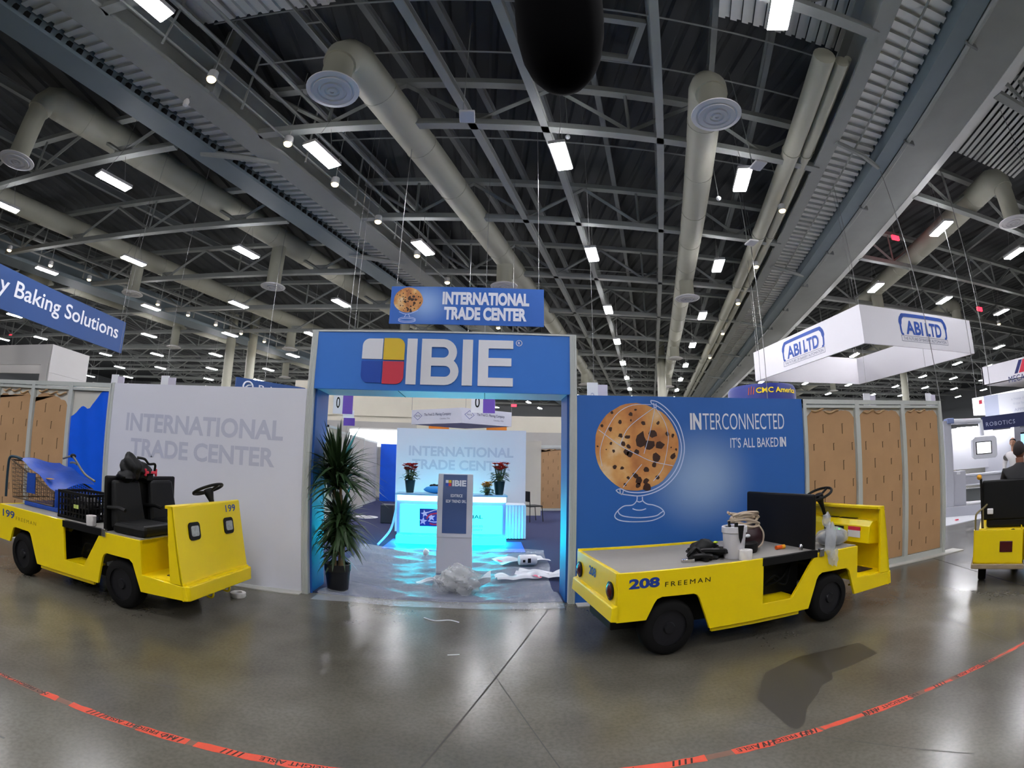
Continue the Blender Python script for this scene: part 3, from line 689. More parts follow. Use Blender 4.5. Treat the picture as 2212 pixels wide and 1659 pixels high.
# ---- hanging banner over the arch
bn = thing('hanging_banner', 'blue hanging banner above the arch with a cookie globe and white lettering', 'banner')
MB().box(-2.32, 1.27, 10.6, 10.63, 4.79, 5.71).build('banner_panel', print_blue('banner_print', '2a66bd', '8fb0e0', -1.5, 5.3, .8, .7), bn)
chip_mesh(disc(-1.9, 5.37, .345, .31, 10.6, .003, seed=3), [(-1.9+(x-1.782)*.62, 5.37+(z-1.853)*.57, r*.62) for x, z, r in chips[::1] if r > .02], 10.596).build('cookie_print', [m_cookie, m_choc], bn)
t = MB(); strip(t, [(-1.9+.2*cos(a*pi/12), 4.87+.05*sin(a*pi/12)) for a in range(24)], .012, 10.597, True); strip(t, [(-1.9+.2*cos(a*pi/12), 4.9+.05*sin(a*pi/12)) for a in range(24)], .01, 10.597, True)
strip(t, [(-1.97, 4.94), (-1.93, 5.02)], .012, 10.597); strip(t, [(-1.83, 4.94), (-1.87, 5.02)], .012, 10.597); strip(t, smooth_line([(-2.1, 5.08), (-1.9, 5.02), (-1.65, 5.12)]), .012, 10.597)
t.build('line_print', MATS['pale_print_line'], bn)
t = put_text(MB(), 'INTERNATIONAL', (-1.095, 10.597, 5.27), (1, 0, 0), (0, 0, 1), 2.02, .32, .05); put_text(t, 'TRADE CENTER', (-1.045, 10.597, 4.9), (1, 0, 0), (0, 0, 1), 1.91, .32, .05).build('lettering', m_wl, bn)
for x in (-2.2, 1.15): MB().tube([(x, 10.615, 5.7), (x, 10.615, 12.29)], .008, 5).build('hanging_cable', m_cable, bn)

# ---- inside the booth
o = MB().box(-9, 7.1, 5.6, 21.5, .001, .012).build('floor_carpet', m_navy); tag(o, 'dark navy carpet covering the booth floor', 'carpet')
o = MB().box(-1.9, .75, 8.85, 10.0, .012, .03).build('riser_mat', mat('royal_blue_mat', '0f4fd0', .6)); tag(o, 'royal blue mat strip under the glowing counter', 'mat')
bw = thing('printed_wall', 'white back wall inside the booth with grey lettering behind the counter', 'booth wall')
MB().box(-2.10, .93, 11.22, 11.3, .012, 2.44).build('wall_panel', m_white, bw)
t = put_text(MB(), 'INTERNATIONAL', (-1.80, 11.217, 1.80), (1, 0, 0), (0, 0, 1), 2.44, .235, .03); put_text(t, 'TRADE CENTER', (-1.72, 11.217, 1.49), (1, 0, 0), (0, 0, 1), 2.30, .235, .03).build('lettering', m_greyl, bw)
# glowing counter
m_cyan = mat('cyan_led_glow', '22dcf0', .4, emit=4); m_cyan2 = mat('white_cyan_led', 'b4fbff', .4, emit=2.2); m_cyan3 = mat('deep_cyan_led', '08dcf4', .4, emit=15)
ct = thing('reception_counter', 'glowing cyan reception counter behind the kiosk', 'counter', (-.66, 9.5, .03), .06)
MB().box(-1.08, 1.08, 0, .5, 0, .16).build('plinth_light', m_cyan3, ct); MB().box(-1.07, 1.07, .02, .5, .16, .86).build('body', mat('pale_blue_counter', '9ab4e6', .4), ct)
MB().box(-1.0, 1.0, .004, .02, .22, .78).build('light_panel', m_cyan, ct); MB().box(-1.06, 1.07, -.02, .5, .86, .965).build('top_light', m_cyan2, ct); MB().box(-1.1, 1.1, -.04, .55, .965, 1.0).build('counter_top', mat('cyan_tinted_top', '8fc8e8', .3), ct)
lg = MB().box(-.62, -.1, -.004, .004, .36, .71); lg.build('logo_panel', mat('navy_logo', '16419c', .5), ct)
def star(mb, cx, cz, r, y, a0=.2):
    P = [(cx+(r if i % 2 == 0 else r*.42)*cos(a0+pi/2+i*pi/5), cz+(r if i % 2 == 0 else r*.42)*sin(a0+pi/2+i*pi/5)) for i in range(10)]; mb.prism(P, y-.003, y)
t = MB(); star(t, -.52, .61, .08, -.004); star(t, -.55, .46, .085, -.004, -.1); star(t, -.39, .54, .085, -.004, .1)
strip(t, smooth_line([(-.47, .63), (-.3, .69), (-.1, .70)]), .018, -.008); strip(t, smooth_line([(-.45, .47), (-.3, .45), (-.1, .52)]), .018, -.008)
t.build('star_print', m_wl, ct)
t = MB(); strip(t, smooth_line([(-.48, .51), (-.4, .6), (-.12, .64)]), .03, -.0075); strip(t, smooth_line([(-.42, .42), (-.3, .40), (-.1, .47)]), .03, -.0075); t.build('stripe_print', MATS['logo_red'], ct)
t = put_text(MB(), 'OFFICIAL', (.02, .003, .53), (1, 0, 0), (0, 0, 1), .60, .075, .025, depth=.004); put_text(t, 'SERVICES', (.34, .003, .36), (1, 0, 0), (0, 0, 1), .28, .04, 0, depth=.003); put_text(t, 'AGENCY', (.36, .003, .29), (1, 0, 0), (0, 0, 1), .26, .035, 0, depth=.003)
t.build('lettering', mat('teal_lettering', '0c5560', .5), ct)
cb = MB().tube(smooth_line([(-1.09, .2, .8), (-1.12, .1, .55), (-1.2, 0, .25), (-1.4, -.25, 0.0)], 6), .022, 8); cb.build('light_strip', mat('blue_led_strip', '5aa8f4', .4, emit=.5), ct, smooth=True)
# flower pots
def flowers(name, label, loc, cols, sc_, seed, pot=True):
    rr = random.Random(seed); T = thing(name, label, 'plant', loc, group=None)
    if pot: MB().lathe([(.06*sc_, 0), (.085*sc_, .19*sc_), (.09*sc_, .2*sc_), (.075*sc_, .19*sc_), (.07*sc_, .17*sc_), (0, .17*sc_)], n=20).build('pot', mat('dark_green_pot', '0e2f36', .35), T, smooth=True)
    t = MB(); z0 = .2*sc_ if pot else .0
    for i in range(90):
        a = rr.random()*6.28; r = (.03+.1*rr.random())*sc_; z = z0+(.02+.12*rr.random())*sc_; l = .075*sc_
        d = Vector((cos(a), sin(a), .3-rr.random())); s = Vector((-sin(a), cos(a), 0))*l*.35; p = Vector((r*cos(a), r*sin(a), z))
        t.add([p, p+d*l*.5+s, p+d*l, p+d*l*.5-s], [(0, 1, 2, 3)])
    t.build('foliage', mat('flower_leaves', '2c4a2c', .6, noise=(8, .3)), T)
    t = MB(); st = MB()
    for i in range(34):
        a = rr.random()*6.28; r = .12*sc_*sqrt(rr.random()); z = z0+(.13+.12*rr.random())*sc_; c = (r*cos(a), r*sin(a), z+.02)
        for k in range(6):
            b = k*1.257+rr.random(); q_ = Vector((cos(b), sin(b), .5))*.05*sc_; p = Vector(c); sd = Vector((-sin(b), cos(b), 0))*.026*sc_
            t.add([p, p+q_*.6+sd, p+q_, p+q_*.6-sd], [(0, 1, 2, 3)])
        st.tube([c, (c[0]*.4, c[1]*.4, z0)], .003*sc_, 4)
    t.build('blossoms', cols, T); st.build('foliage_stalks', MATS['flower_leaves'], T)
flowers('flower_pot', 'dark pot of red flowers on the left end of the glowing counter', (-1.52, 9.72, 1.03), mat('red_petals', 'c8322c', .6), 1.25, 1)
flowers('flower_pot', 'dark pot of red flowers on the right end of the glowing counter', (.28, 9.8, 1.03), mat('red_orange_petals', 'd0402e', .6), 1.35, 2)
flowers('flower_bunch', 'low bunch of yellow orange flowers beside the right flower pot', (.04, 9.66, 1.03), mat('yellow_petals', 'e8a628', .6), .95, 3, False)
T = thing('blue_bag', 'bright blue bag with dark tools on the counter top left of kiosk', 'bag', (-1.02, 9.72, 1.03))
MB().blob((0, 0, .075), .19, (1.15, .6, .4), jit=.06, seed=2).build('bag_body', mat('bright_blue_fabric', '2a92e0', .6), T, smooth=True)
t = MB()
for i in range(5): t.blob((-.06+.05*i, 0, .15+.01*(i % 2)), .045, (1, .7, .7), 8, 6)
t.build('bag_contents', m_vinyl, T, smooth=True)
# kiosk
ks = thing('kiosk_totem', 'slim white kiosk with a navy screen panel in the middle of the entrance', 'kiosk', (-.445, 7.08, .012))
pf = [(-.02, 0), (-.02, .55), (.0, .75), (.05, 1.1), (.13, 1.4), (.15, 1.47), (.22, 1.47), (.34, 1.0), (.34, 0)]
t = MB(); t.prism([(a, b) for a, b in pf], -.26, .26, 'x'); t.build('kiosk_body', mat('kiosk_white', 'c9c8d0', .45), ks, bevel=.012)
fr = lambda u, v: (-.185+.36*u, -.027+(.17 if v > 1 else 0)+(.0 if v < .12 else (v-.12)*.16)+.02*max(0, v-.5)**1, .60+.88*v)
def face(u, v, off=.004):
    z = .60+.86*v
    for (y0, z0), (y1, z1) in zip(pf[:5], pf[1:6]):
        if z0 <= z <= z1: return (-.18+.355*u, y0+(y1-y0)*(z-z0)/(z1-z0)-off, z)
    return (-.18+.355*u, .145-off, z)
MB().grid(face, 2, 14).build('screen_panel', mat('navy_screen', '3c5484', .4), ks)
lk = MB(); lk2 = MB()
def on_face(u0, u1, v0, v1, body, mb, bold=.02):
    V, Fs = text_mesh(body, bold); x0, x1 = min(v[0] for v in V), max(v[0] for v in V); y0, y1 = min(v[1] for v in V), max(v[1] for v in V)
    mb.add([face(u0+(u1-u0)*(v[0]-x0)/(x1-x0), v0+(v1-v0)*(v[1]-y0)/(y1-y0), .007) for v in V], Fs)
on_face(.38, .96, .80, .905, 'IBIE', lk, .045); on_face(.33, .82, .615, .665, 'EDITRICE', lk); on_face(.14, .98, .52, .57, 'EDF TREND SRL', lk); lk.build('lettering', m_wl, ks)
for (u0, u1, v0, v1, m) in ((.1, .215, .855, .905, m_wl), (.225, .34, .855, .905, MATS['logo_yellow']), (.1, .215, .8, .85, MATS['logo_blue']), (.225, .34, .8, .85, MATS['logo_red'])):
    MB().grid(lambda u, v: face(u0+(u1-u0)*u, v0+(v1-v0)*v, .007), 2, 2).build('logo_tile', m, ks)
t = MB().box(-.26, .26, -.024, -.02, .535, .54); t.build('seam', mat('seam_grey', '9b9aa0', .5), ks)
# ================================================================== CARTS
def cart(num, label, loc, rz, S=1.0, sh=0.0, detail=''):
    """burden carrier; x forward from the rear axle on the near side, y across (0 near side), z up"""
    T = thing('burden_cart', label, 'utility cart', loc, rz, group='yellow burden carts')
    X = lambda l: sh+S*l
    W = 1.15
    prof = [(-.49, .77), (.915, .77), (.93, .35), (1.275, .35), (1.57, .74), (2.17, .735), (2.18, .41), (2.745, .38), (2.765, .25), (2.155, .237), (2.075, .44), (2.05, .50), (2.005, .53), (1.66, .537), (1.615, .515), (1.59, .48), (1.5, .205), (.372, .205), (.255, .49), (.23, .525), (.195, .54), (-.10, .545), (-.145, .53), (-.17, .495), (-.236, .36), (-.495, .36)]
    P = [(X(a), b) for a, b in prof]
    for y0, y1 in ((0, .03), (W-.03, W)): MB().prism(P, y0, y1).build('side_panel', m_yellow, T, bevel=.004)
    MB().box(X(-.5), X(-.46), .02, W-.02, .36, .77).build('rear_panel', m_yellow, T, bevel=.006)
    MB().hexa([(X(-.545), 0, .37), (X(-.46), 0, .36), (X(-.545), W, .37), (X(-.46), W, .36), (X(-.535), 0, .49), (X(-.46), 0, .515), (X(-.535), W, .49), (X(-.46), W, .515)]).build('rear_bumper', m_yellow, T, bevel=.008)
    MB().box(X(-.46), X(1.585), .03, W-.03, .735, .765).build('cargo_bed', m_bed, T)
    MB().box(X(-.49), X(1.0), W-.03, W, .765, .785).build('bed_rim', m_yellow, T)
    MB().box(X(.905), X(1.58), -.005, .04, .70, .768).build('bed_edge', m_black, T)
    # front seat box, open towards the opening so the dark works show
    MB().box(X(2.13), X(2.17), .03, W-.03, .38, .735).box(X(1.575), X(2.17), .03, W-.03, .70, .732).build('seat_box', m_yellow, T)
    MB().box(X(1.575), X(2.16), .02, W-.02, .733, .745).build('seat_deck', m_bed, T)
    MB().box(X(.94), X(1.56), .25, W-.05, .33, .69).box(X(-.44), X(2.1), .28, W-.28, .2, .44).build('battery_box', m_black, T, bevel=.01)
    MB().box(X(.93), X(1.35), .02, W-.02, .33, .35).build('step_plate', m_yellow, T)
    c = MB()
    for k in range(3): c.tube(smooth_line([(X(1.0+.1*k), .2, .4+.05*k), (X(1.15+.08*k), .15, .55-.05*k), (X(1.3+.05*k), .2, .5+.05*k), (X(1.42), .22, .62)], 5), .012, 6)
    c.build('cables', m_tyre, T, smooth=True)
    # foot well, bumper, cowl
    MB().box(X(2.16), X(2.75), .02, W-.02, .375, .405).build('footwell_floor', m_yellow, T)
    MB().box(X(2.38), X(2.62), .16, .62, .405, .412).build('foot_mat', mat('dark_foot_mat', '3a2a1c', .9), T)
    MB().hexa([(X(2.71), -.01, .24), (X(2.785), .03, .245), (X(2.71), W+.03, .24), (X(2.785), W-.01, .245), (X(2.71), -.01, .39), (X(2.785), .03, .385), (X(2.71), W+.03, .39), (X(2.785), W-.01, .385)]).build('front_bumper', m_yellow, T, bevel=.01)
    MB().hexa([(X(2.69), .0, .39), (X(2.725), .0, .39), (X(2.69), W, .39), (X(2.725), W, .39), (X(2.58), .0, 1.10), (X(2.605), .0, 1.09), (X(2.58), W, 1.12), (X(2.605), W, 1.11)]).build('cowl_front', m_yellow, T, bevel=.006)
    for y0, y1 in ((0, .03), (W-.03, W)): MB().prism([(X(2.56), .39), (X(2.72), .39), (X(2.602), 1.1), (X(2.535), 1.1)], y0, y1).build('cowl_side', m_yellow, T, bevel=.004)
    MB().box(X(2.5), X(2.6), .0, W, 1.075, 1.105).build('cowl_top', m_yellow, T, bevel=.004)
    MB().prism([(X(2.45), .71), (X(2.655), .69), (X(2.62), .95), (X(2.53), .95), (X(2.47), .89)], .10, W-.03).build('dash_shelf', m_yellow, T, bevel=.006)
    d = MB().box(X(2.44), X(2.455), .47, .78, .78, .875); d.build('control_panel', m_black, T)
    for yy in (.53, .60): MB().blob((X(2.44)-.002, yy, .84), .008, (1, 1, 1), 8, 6).build('indicator_light', mat('green_led', '30ff50', .4, emit=3), T)
    MB().box(X(2.445), X(2.455), .22, .40, .765, .84).mat(1).box(X(2.449), X(2.46), .22, .40, .84, .88).build('warning_label', [m_whitepl, MATS['logo_red']], T)
    for ya in (.38, .68): MB().box(X(2.545), X(2.6), ya, ya+.25, .951, .956).build('shelf_slot', m_black, T)
    # skirt
    MB().box(X(.41), X(1.4), .03, .06, .165, .22).build('side_skirt', m_yellow, T)
    # wheels
    for l in (0, 1.83):
        for y0 in (.03, W-.21):
            wh = MB().lathe([(.16, 0), (.215, -.0), (.24, .02), (.25, .05), (.25, .13), (.24, .16), (.215, .18), (.16, .18), (.16, 0)], (X(l), y0, .25), 32, 'y').build('wheel', m_tyre, T, smooth=True)
            s = 1 if y0 < .5 else -1; yo = y0 if s > 0 else y0+.18
            b = MB().lathe([(.165, .02), (.15, .05), (.06, .055), (.055, .02), (.045, .0), (0, -.005)] if s > 0 else [(.165, .16), (.15, .13), (.06, .125), (.055, .16), (.045, .18), (0, .185)], (X(l), y0, .25), 24, 'y').mat(1)
            for k in range(5): b.blob((X(l)+.1*cos(k*1.257), yo+.048*s, .25+.1*sin(k*1.257)), .013, (1, .6, 1), 8, 6)
            b.build('hub', [mat('dark_hub_metal', '26262a', .4, .5), m_steeld], wh, smooth=True)
        MB().tube([(X(l), .1, .25), (X(l), W-.1, .25)], .04, 8).build('axle', m_black, T)
    MB().box(X(1.55), X(1.95), .1, .3, .38, .42).build('suspension_arm', m_steeld, T)
    # backboard and seats
    MB().box(X(1.56), X(1.6), .04, W+.02, .62, 1.30).build('backboard', m_black, T, bevel=.02)
    for y0 in ((.06, .62) if num == '199' else (.62,)):
        st = MB().hexa([(X(1.66), y0, .78), (X(1.76), y0, .78), (X(1.66), y0+.46, .78), (X(1.76), y0+.46, .78), (X(1.60), y0+.03, 1.26), (X(1.66), y0+.03, 1.26), (X(1.60), y0+.43, 1.26), (X(1.66), y0+.43, 1.26)]).build('seat_back', m_vinyl, T, bevel=.03)
        MB().box(X(1.68), X(2.17), y0, y0+.47, .745, .86).build('seat_cushion', m_vinyl, T, bevel=.04)
        a = MB().tube([(X(1.62), y0, .99), (X(1.8), y0-.01, 1.0), (X(1.9), y0-.01, .985)], .02, 8)
        a.build('armrest', m_vinyl, T, smooth=True)
    MB().box(X(1.6), X(1.66), -.02, .02, .70, .78).build('latch', m_chrome, T, bevel=.006)
    # steering wheel
    cx, cy, cz = X(2.39), .83, 1.225
    M = Matrix.Translation((cx, cy, cz)) @ Matrix.Rotation(radians(-24), 4, 'Y')
    sw = MB().tube([(.165*cos(a*pi/16), .165*sin(a*pi/16), 0) for a in range(32)], .016, 8, True)
    for k in range(3): sw.tube([(0, 0, -.03), (.16*cos(k*2.09), .16*sin(k*2.09), 0)], .013, 6)
    sw.lathe([(.05, -.0), (.055, -.03), (.03, -.12), (.025, -.16)], n=14).xf(M).build('steering_wheel', m_black, T, smooth=True)
    MB().tube([M @ Vector((0, 0, -.13)), M @ Vector((0, 0, -.42))], .022, 10).build('steering_column', m_black, T, smooth=True)
    # lamps
    up = Vector((X(2.605)-X(2.725), 0, .72)).normalized(); ux = Vector((0, 1, 0)); nn = ux.cross(up)
    def cowl_pt(y, z): return Vector((X(2.725)+(X(2.605)-X(2.725))*(z-.39)/.72, y, z))
    def rr_poly(w_, h_, r): return [(sgx*(w_/2-r)+r*cos(radians(a)), sgz*(h_/2-r)+r*sin(radians(a))) for sgx, sgz, a0 in ((1, 1, 0), (-1, 1, 90), (-1, -1, 180), (1, -1, 270)) for a in range(a0, a0+91, 18)]
    for y in (.28, .88):
        o = cowl_pt(y, .86)
        Mx = Matrix(((ux.x, up.x, nn.x, o.x), (ux.y, up.y, nn.y, o.y), (ux.z, up.z, nn.z, o.z), (0, 0, 0, 1)))
        h_ = MB().prism(rr_poly(.175, .17, .04), -.01, .012, 'z').xf(Mx).build('headlight', m_black, T)
        MB().prism(rr_poly(.115, .10, .02), .012, .02, 'z').xf(Mx).build('lens', mat('headlight_glass', 'b9bdbb', .15, .3, noise=(30, .5)), h_)
    for y in (.14, W-.14):
        tl = MB().lathe([(.075, 0), (.08, -.012), (.062, -.016)], (X(-.5), y, .60), 24, 'x').build('tail_light', m_black, T)
        MB().lathe([(.062, -.016), (.04, -.03), (0, -.034)], (X(-.5), y, .60), 20, 'x').build('lens', mat('dark_red_lens', '4a0f12', .25), tl, smooth=True)
    # numbers and lettering
    t = MB(); put_text(t, num, (X(-.40), -.001, .635), (1, 0, 0), (0, 0, 1), .27, .085, .045 if num == '208' else .015)
    t.build('number', m_num, T); t = MB(); put_text(t, num, cowl_pt(.86, 1.0)+nn*.002, ux, up, .19, .075, .01)
    t.build('number', m_num, T); t = MB(); put_text(t, num, (X(-.502), .72, .62), (0, -1, 0), (0, 0, 1), .2, .085, .035)
    t.build('number', m_num, T)
    put_text(MB(), 'FREEMAN', (X(-.08), -.001, .63), (1, 0, 0), (0, 0, 1), .43, .04, .0, 1.4).build('lettering', m_black if num == '208' else mat('faded_lettering', '9a7a12', .6), T)
    for y in (.5, .8): MB().tube(smooth_line([(X(2.7), y, .26), (X(2.71), y, .2), (X(2.68), y+.01, .165), (X(2.62), y+.01, .17)], 5), .012, 8).build('tow_hook', m_yellow, T, smooth=True)
    return T
A208 = atan2(.173, 1.823); A199 = atan2(-.118, 1.683)
c208 = cart('208', 'yellow cart numbered 208, seen from behind, parked before the globe wall', (1.533, 3.72, 0), A208)
c199 = cart('199', 'yellow cart numbered 199, front towards us, parked before the white wall', (-5.205, 4.04, 0), A199, .954, -.10)
def on208(l, n, z): return (1.533+l*cos(A208)-n*sin(A208), 3.72+l*sin(A208)+n*cos(A208), z)
def on199(l, n, z): return (-5.205+l*cos(A199)-n*sin(A199), 4.04+l*sin(A199)+n*cos(A199), z)
ZB = .766
# ---- load on 208
T = thing('tool_bucket', 'white plastic bucket with tools clipped on its rim on cart 208', 'bucket', on208(.72, .2, ZB))
MB().lathe([(.0, 0), (.085, 0), (.092, .01), (.108, .235), (.118, .24), (.118, .29), (.112, .295), (.104, .29), (.088, .02), (0, .02)], n=28).build('bucket_body', mat('white_bucket_plastic', 'd6d5da', .4), T, smooth=True)
t = MB()
for k in range(7):
    a = k*.9; t.tube([(.05*cos(a), .05*sin(a), .05), (.075*cos(a), .075*sin(a), .29+.02*(k % 3))], .012, 6)
t.prism([(-.03, .31), (.03, .31), (.018, .2), (-.0, .15), (-.018, .2)], -.125, -.118).build('hand_tool', m_vinyl, T, smooth=True)
T = thing('tape_roll', 'white tape roll standing beside the bucket on cart 208', 'tape roll', on208(.76, .07, ZB))
MB().lathe([(.035, 0), (.06, 0), (.062, .005), (.062, .085), (.06, .09), (.035, .09), (.035, 0)], n=28).build('roll', mat('white_tape', 'e9e6e2', .5), T, smooth=True)
T = thing('strap_tangle', 'tangled black straps and gloves on the bed of cart 208', 'straps', on208(.5, .32, ZB))
t = MB(); rr = random.Random(3)
for k in range(9):
    pts = []; x0, y0 = rr.uniform(-.2, .12), rr.uniform(-.1, .1)
    for i in range(6): pts.append((x0+rr.uniform(-.13, .13)+i*.02, y0+rr.uniform(-.1, .1), .02+.09*rr.random()*sin(pi*i/5)))
    t.tube(smooth_line(pts, 4), .015+.008*rr.random(), 6)
t.blob((0, .05, .08), .12, (1.2, .7, .7), jit=.12, seed=4).blob((.15, .0, .05), .1, (1.3, .6, .5), jit=.1, seed=6)
t.build('strap', m_vinyl, T, smooth=True); MB().box(-.3, -.18, -.14, -.10, .0, .03).build('buckle', m_chrome, T, bevel=.004)
MB().blob((.09, .0, .14), .02, (1.3, 1, .6), 8, 6).build('green_tag', mat('lime_green', 'b8d020', .5), T)
T = thing('cord_coil', 'coiled beige cord lying on a dark red tool case on cart 208', 'cord', on208(1.05, .52, ZB))
MB().lathe([(0, 0), (.13, 0), (.14, .02), (.14, .09), (.12, .1), (0, .1)], (-.06, -.12, 0), 24).build('black_reel', m_black, T, smooth=True)
MB().blob((.05, 0, .12), .17, (1, .8, .75), jit=.06, seed=5).build('tool_case', mat('dark_maroon', '2c1318', .45), T, smooth=True)
t = MB(); rr = random.Random(8)
for k in range(7):
    a0 = rr.random()*6; pts = [((.13+.03*rr.random())*cos(a0+i*.7)*(1 if k % 2 else 1.15), (.07+.02*rr.random())*sin(a0+i*.7), .235+.018*k+.02*rr.random()+.03*sin(i)) for i in range(9)]
    t.tube(smooth_line(pts, 4), .014, 6)
t.tube(smooth_line([(.16, -.03, .24), (.19, -.08, .16), (.15, -.12, .06), (.05, -.15, .02)], 5), .009, 6)
t.build('cord', mat('beige_cord', 'b8a893', .6), T, smooth=True)
MB().blob((-.03, -.14, .155), .03, (1, .6, .6)).build('plug', m_whitepl, T, smooth=True)
o = MB().tube([(0, 0, .02), (.07, .01, .02)], .02, 10).mat(1).tube([(.07, .01, .02), (.11, .015, .02)], .022, 10).build('cutter_knife', [mat('orange_plastic', 'e8641e', .4), MATS['yellow_petals']], smooth=True)
o.location = on208(1.3, .3, ZB); tag(o, 'small orange and yellow cutter at the foot of the backboard on cart 208', 'cutter')
o = MB().lathe([(.0, 0), (.02, 0), (.02, .05), (.012, .06), (0, .06)], n=12).build('chrome_knob', m_chrome, smooth=True); o.location = on208(1.47, .12, ZB); tag(o, 'small shiny knob at the foot of the backboard on cart 208', 'knob')
m_wrap = mat('clear_plastic_wrap', 'd9dde2', .18, alpha=.38, noise=(14, .2), bump=.6)
T = thing('wrapped_bundle', 'dark bundle in clear plastic wrap on the front seat of cart 208', 'bundle', on208(2.0, .2, .745))
MB().blob((-.02, 0, .08), .1, (1.7, 1.0, .7)).build('dark_core', mat('grey_core', '4a4e54', .6), T, smooth=True); MB().blob((-.02, 0, .085), .125, (1.65, 1.1, .8), 18, 12, jit=.05, seed=2).build('plastic_wrap', m_wrap, T, smooth=True)
T = thing('plastic_bag', 'crumpled clear plastic bag hanging by the backboard edge of cart 208', 'bag', on208(1.74, -.02, .68))
t = MB().blob((0, 0, .18), .1, (.6, .5, 1.7), 18, 14, jit=.16, seed=3).blob((.03, -.02, -.0), .07, (.8, .5, 1.2), 14, 10, jit=.2, seed=5).blob((-.03, .03, .36), .06, (.8, .6, 1.2), jit=.2, seed=9)
t.build('bag_film', m_wrap, T, smooth=True)
# ---- load on 199
T = thing('plastic_crate', 'black plastic crate at the end of the bed of cart 199', 'crate', on199(.79, .12, ZB), A199)
t = MB(); cw_, cd_, ch_ = .56, .42, .30
for z in (0, .27): t.box(-cw_/2, cw_/2, 0, .02, z, z+.03).box(-cw_/2, cw_/2, cd_-.02, cd_, z, z+.03).box(-cw_/2, -cw_/2+.02, 0, cd_, z, z+.03).box(cw_/2-.02, cw_/2, 0, cd_, z, z+.03)
t.box(-cw_/2, cw_/2, 0, cd_, 0, .012)
for i in range(11):
    x = -cw_/2+.01+i*(cw_-.02)/10; t.box(x-.009, x+.009, .004, .014, 0, .28).box(x-.009, x+.009, cd_-.014, cd_-.004, 0, .28)
for i in range(9):
    y = .01+i*(cd_-.02)/8
    for x in (-cw_/2+.004, cw_/2-.014): t.box(x, x+.01, y-.009, y+.009, 0, .28)
for z in (.07, .14, .21): t.box(-cw_/2, cw_/2, .005, .012, z, z+.012).box(-cw_/2, cw_/2, cd_-.012, cd_-.005, z, z+.012).box(-cw_/2+.005, -cw_/2+.012, 0, cd_, z, z+.012).box(cw_/2-.012, cw_/2-.005, 0, cd_, z, z+.012)
t.build('lattice', m_black, T)
MB().blob((0, .2, .13), .17, (1.3, 1, .7), jit=.1, seed=8).build('crate_contents', m_vinyl, T, smooth=True)
MB().box(.02, .06, -.004, .003, .13, .17).box(.07, .10, -.004, .003, .13, .17).build('pale_mark', mat('pale_green_mark', 'c8d878', .5), T)
T = thing('paper_cup', 'squat white paper cup on the black ledge of cart 199', 'cup', on199(1.18, .06, ZB+.003))
MB().lathe([(0, 0), (.05, 0), (.053, .005), (.056, .10), (.053, .102), (.05, .097), (.048, .01), (0, .01)], n=24).build('cup_body', mat('white_paper', 'e3dfdc', .6), T, smooth=True)
T = thing('backpack', 'black backpack with a red handle strap on the backboard of cart 199', 'backpack', on199(1.44, .42, 1.28), A199)
MB().blob((0, -.04, .10), .14, (.8, .9, 1.05), 24, 18, jit=.13, seed=4).blob((.02, .10, .08), .12, (.8, 1.1, .8), 20, 14, jit=.14, seed=7).blob((.0, .2, .02), .10, (.8, 1.2, .7), 16, 12, jit=.12, seed=2).blob((.02, -.12, .02), .09, (1, 1.2, .7), 16, 12, jit=.12, seed=11).build('pack_body', m_vinyl, T, smooth=True)
MB().tube(smooth_line([(.05, .0, .22), (.1, .07, .21), (.1, .14, .16), (.12, .22, .16), (.1, .24, .08)], 5), .014, 8).build('strap', m_black, T, smooth=True)
MB().box(.09, .12, .08, .27, .055, .085).box(.09, .12, .08, .10, .03, .11).box(.09, .12, .25, .27, .03, .11).build('red_handle', MATS['logo_red'], T, bevel=.008)
# wire basket with blue sheet
T = thing('wire_basket', 'blue topped wire basket trolley riding on the bed of cart 199', 'basket', on199(-.35, .30, ZB), A199)
t = MB(); rim = [(-.44, 0, .52), (.55, 0, .22), (.55, .62, .26), (-.38, .62, .50)]
zb = .06; bot = [(-.40, .02, zb), (.5, .02, zb), (.5, .6, zb), (-.36, .6, zb)]
t.tube(rim, .012, 8, True).tube(bot, .01, 6, True)
def lerp(a, b, u): return tuple(a[i]+(b[i]-a[i])*u for i in range(3))
for e in range(4):
    n = 22 if e % 2 == 0 else 12
    for i in range(n+1): t.tube([lerp(bot[e], bot[(e+1) % 4], i/n), lerp(rim[e], rim[(e+1) % 4], i/n)], .004, 4)
    for k in range(1, 9):
        u = k/9; t.tube([lerp(bot[e], rim[e], u), lerp(bot[(e+1) % 4], rim[(e+1) % 4], u)], .004, 4)
t.build('wire_mesh', mat('brown_wire', '6b5a4a', .5, .5), T)
t = MB().tube(smooth_line([(-.52, -.02, .05), (-.50, -.02, .35), (-.47, -.02, .53), (-.38, 0, .56), (-.2, 0, .545)], 5), .018, 8); t.build('corner_post', mat('dark_teal_tube', '1f3c4c', .5), T, smooth=True)
MB().grid(lambda u, v: lerp(lerp((-.26, -.01, .545), (.57, -.01, .25), u), lerp((-.2, .64, .53), (.57, .64, .33), u), v)[0:2]+(lerp(lerp((-.26, -.01, .545), (.57, -.01, .25), u), lerp((-.2, .64, .53), (.57, .64, .33), u), v)[2]+.02*sin(6*v+4*u)+.012*sin(13*u+3*v),), 18, 12).build('blue_sheet', mat('scuffed_blue_sheet', '1b49a6', .45, noise=(7, .35), bump=.4), T, smooth=True)
MB().box(.555, .575, 0, .64, .0, .26).build('end_panel', MATS['scuffed_blue_sheet'], T, bevel=.01)
MB().box(-.02, .16, -.022, -.012, .16, .40).build('blue_plate', MATS['scuffed_blue_sheet'], T)
MB().box(-.1, .75, .0, .66, .0, .05).build('base_tray', MATS['scuffed_blue_sheet'], T, bevel=.01)
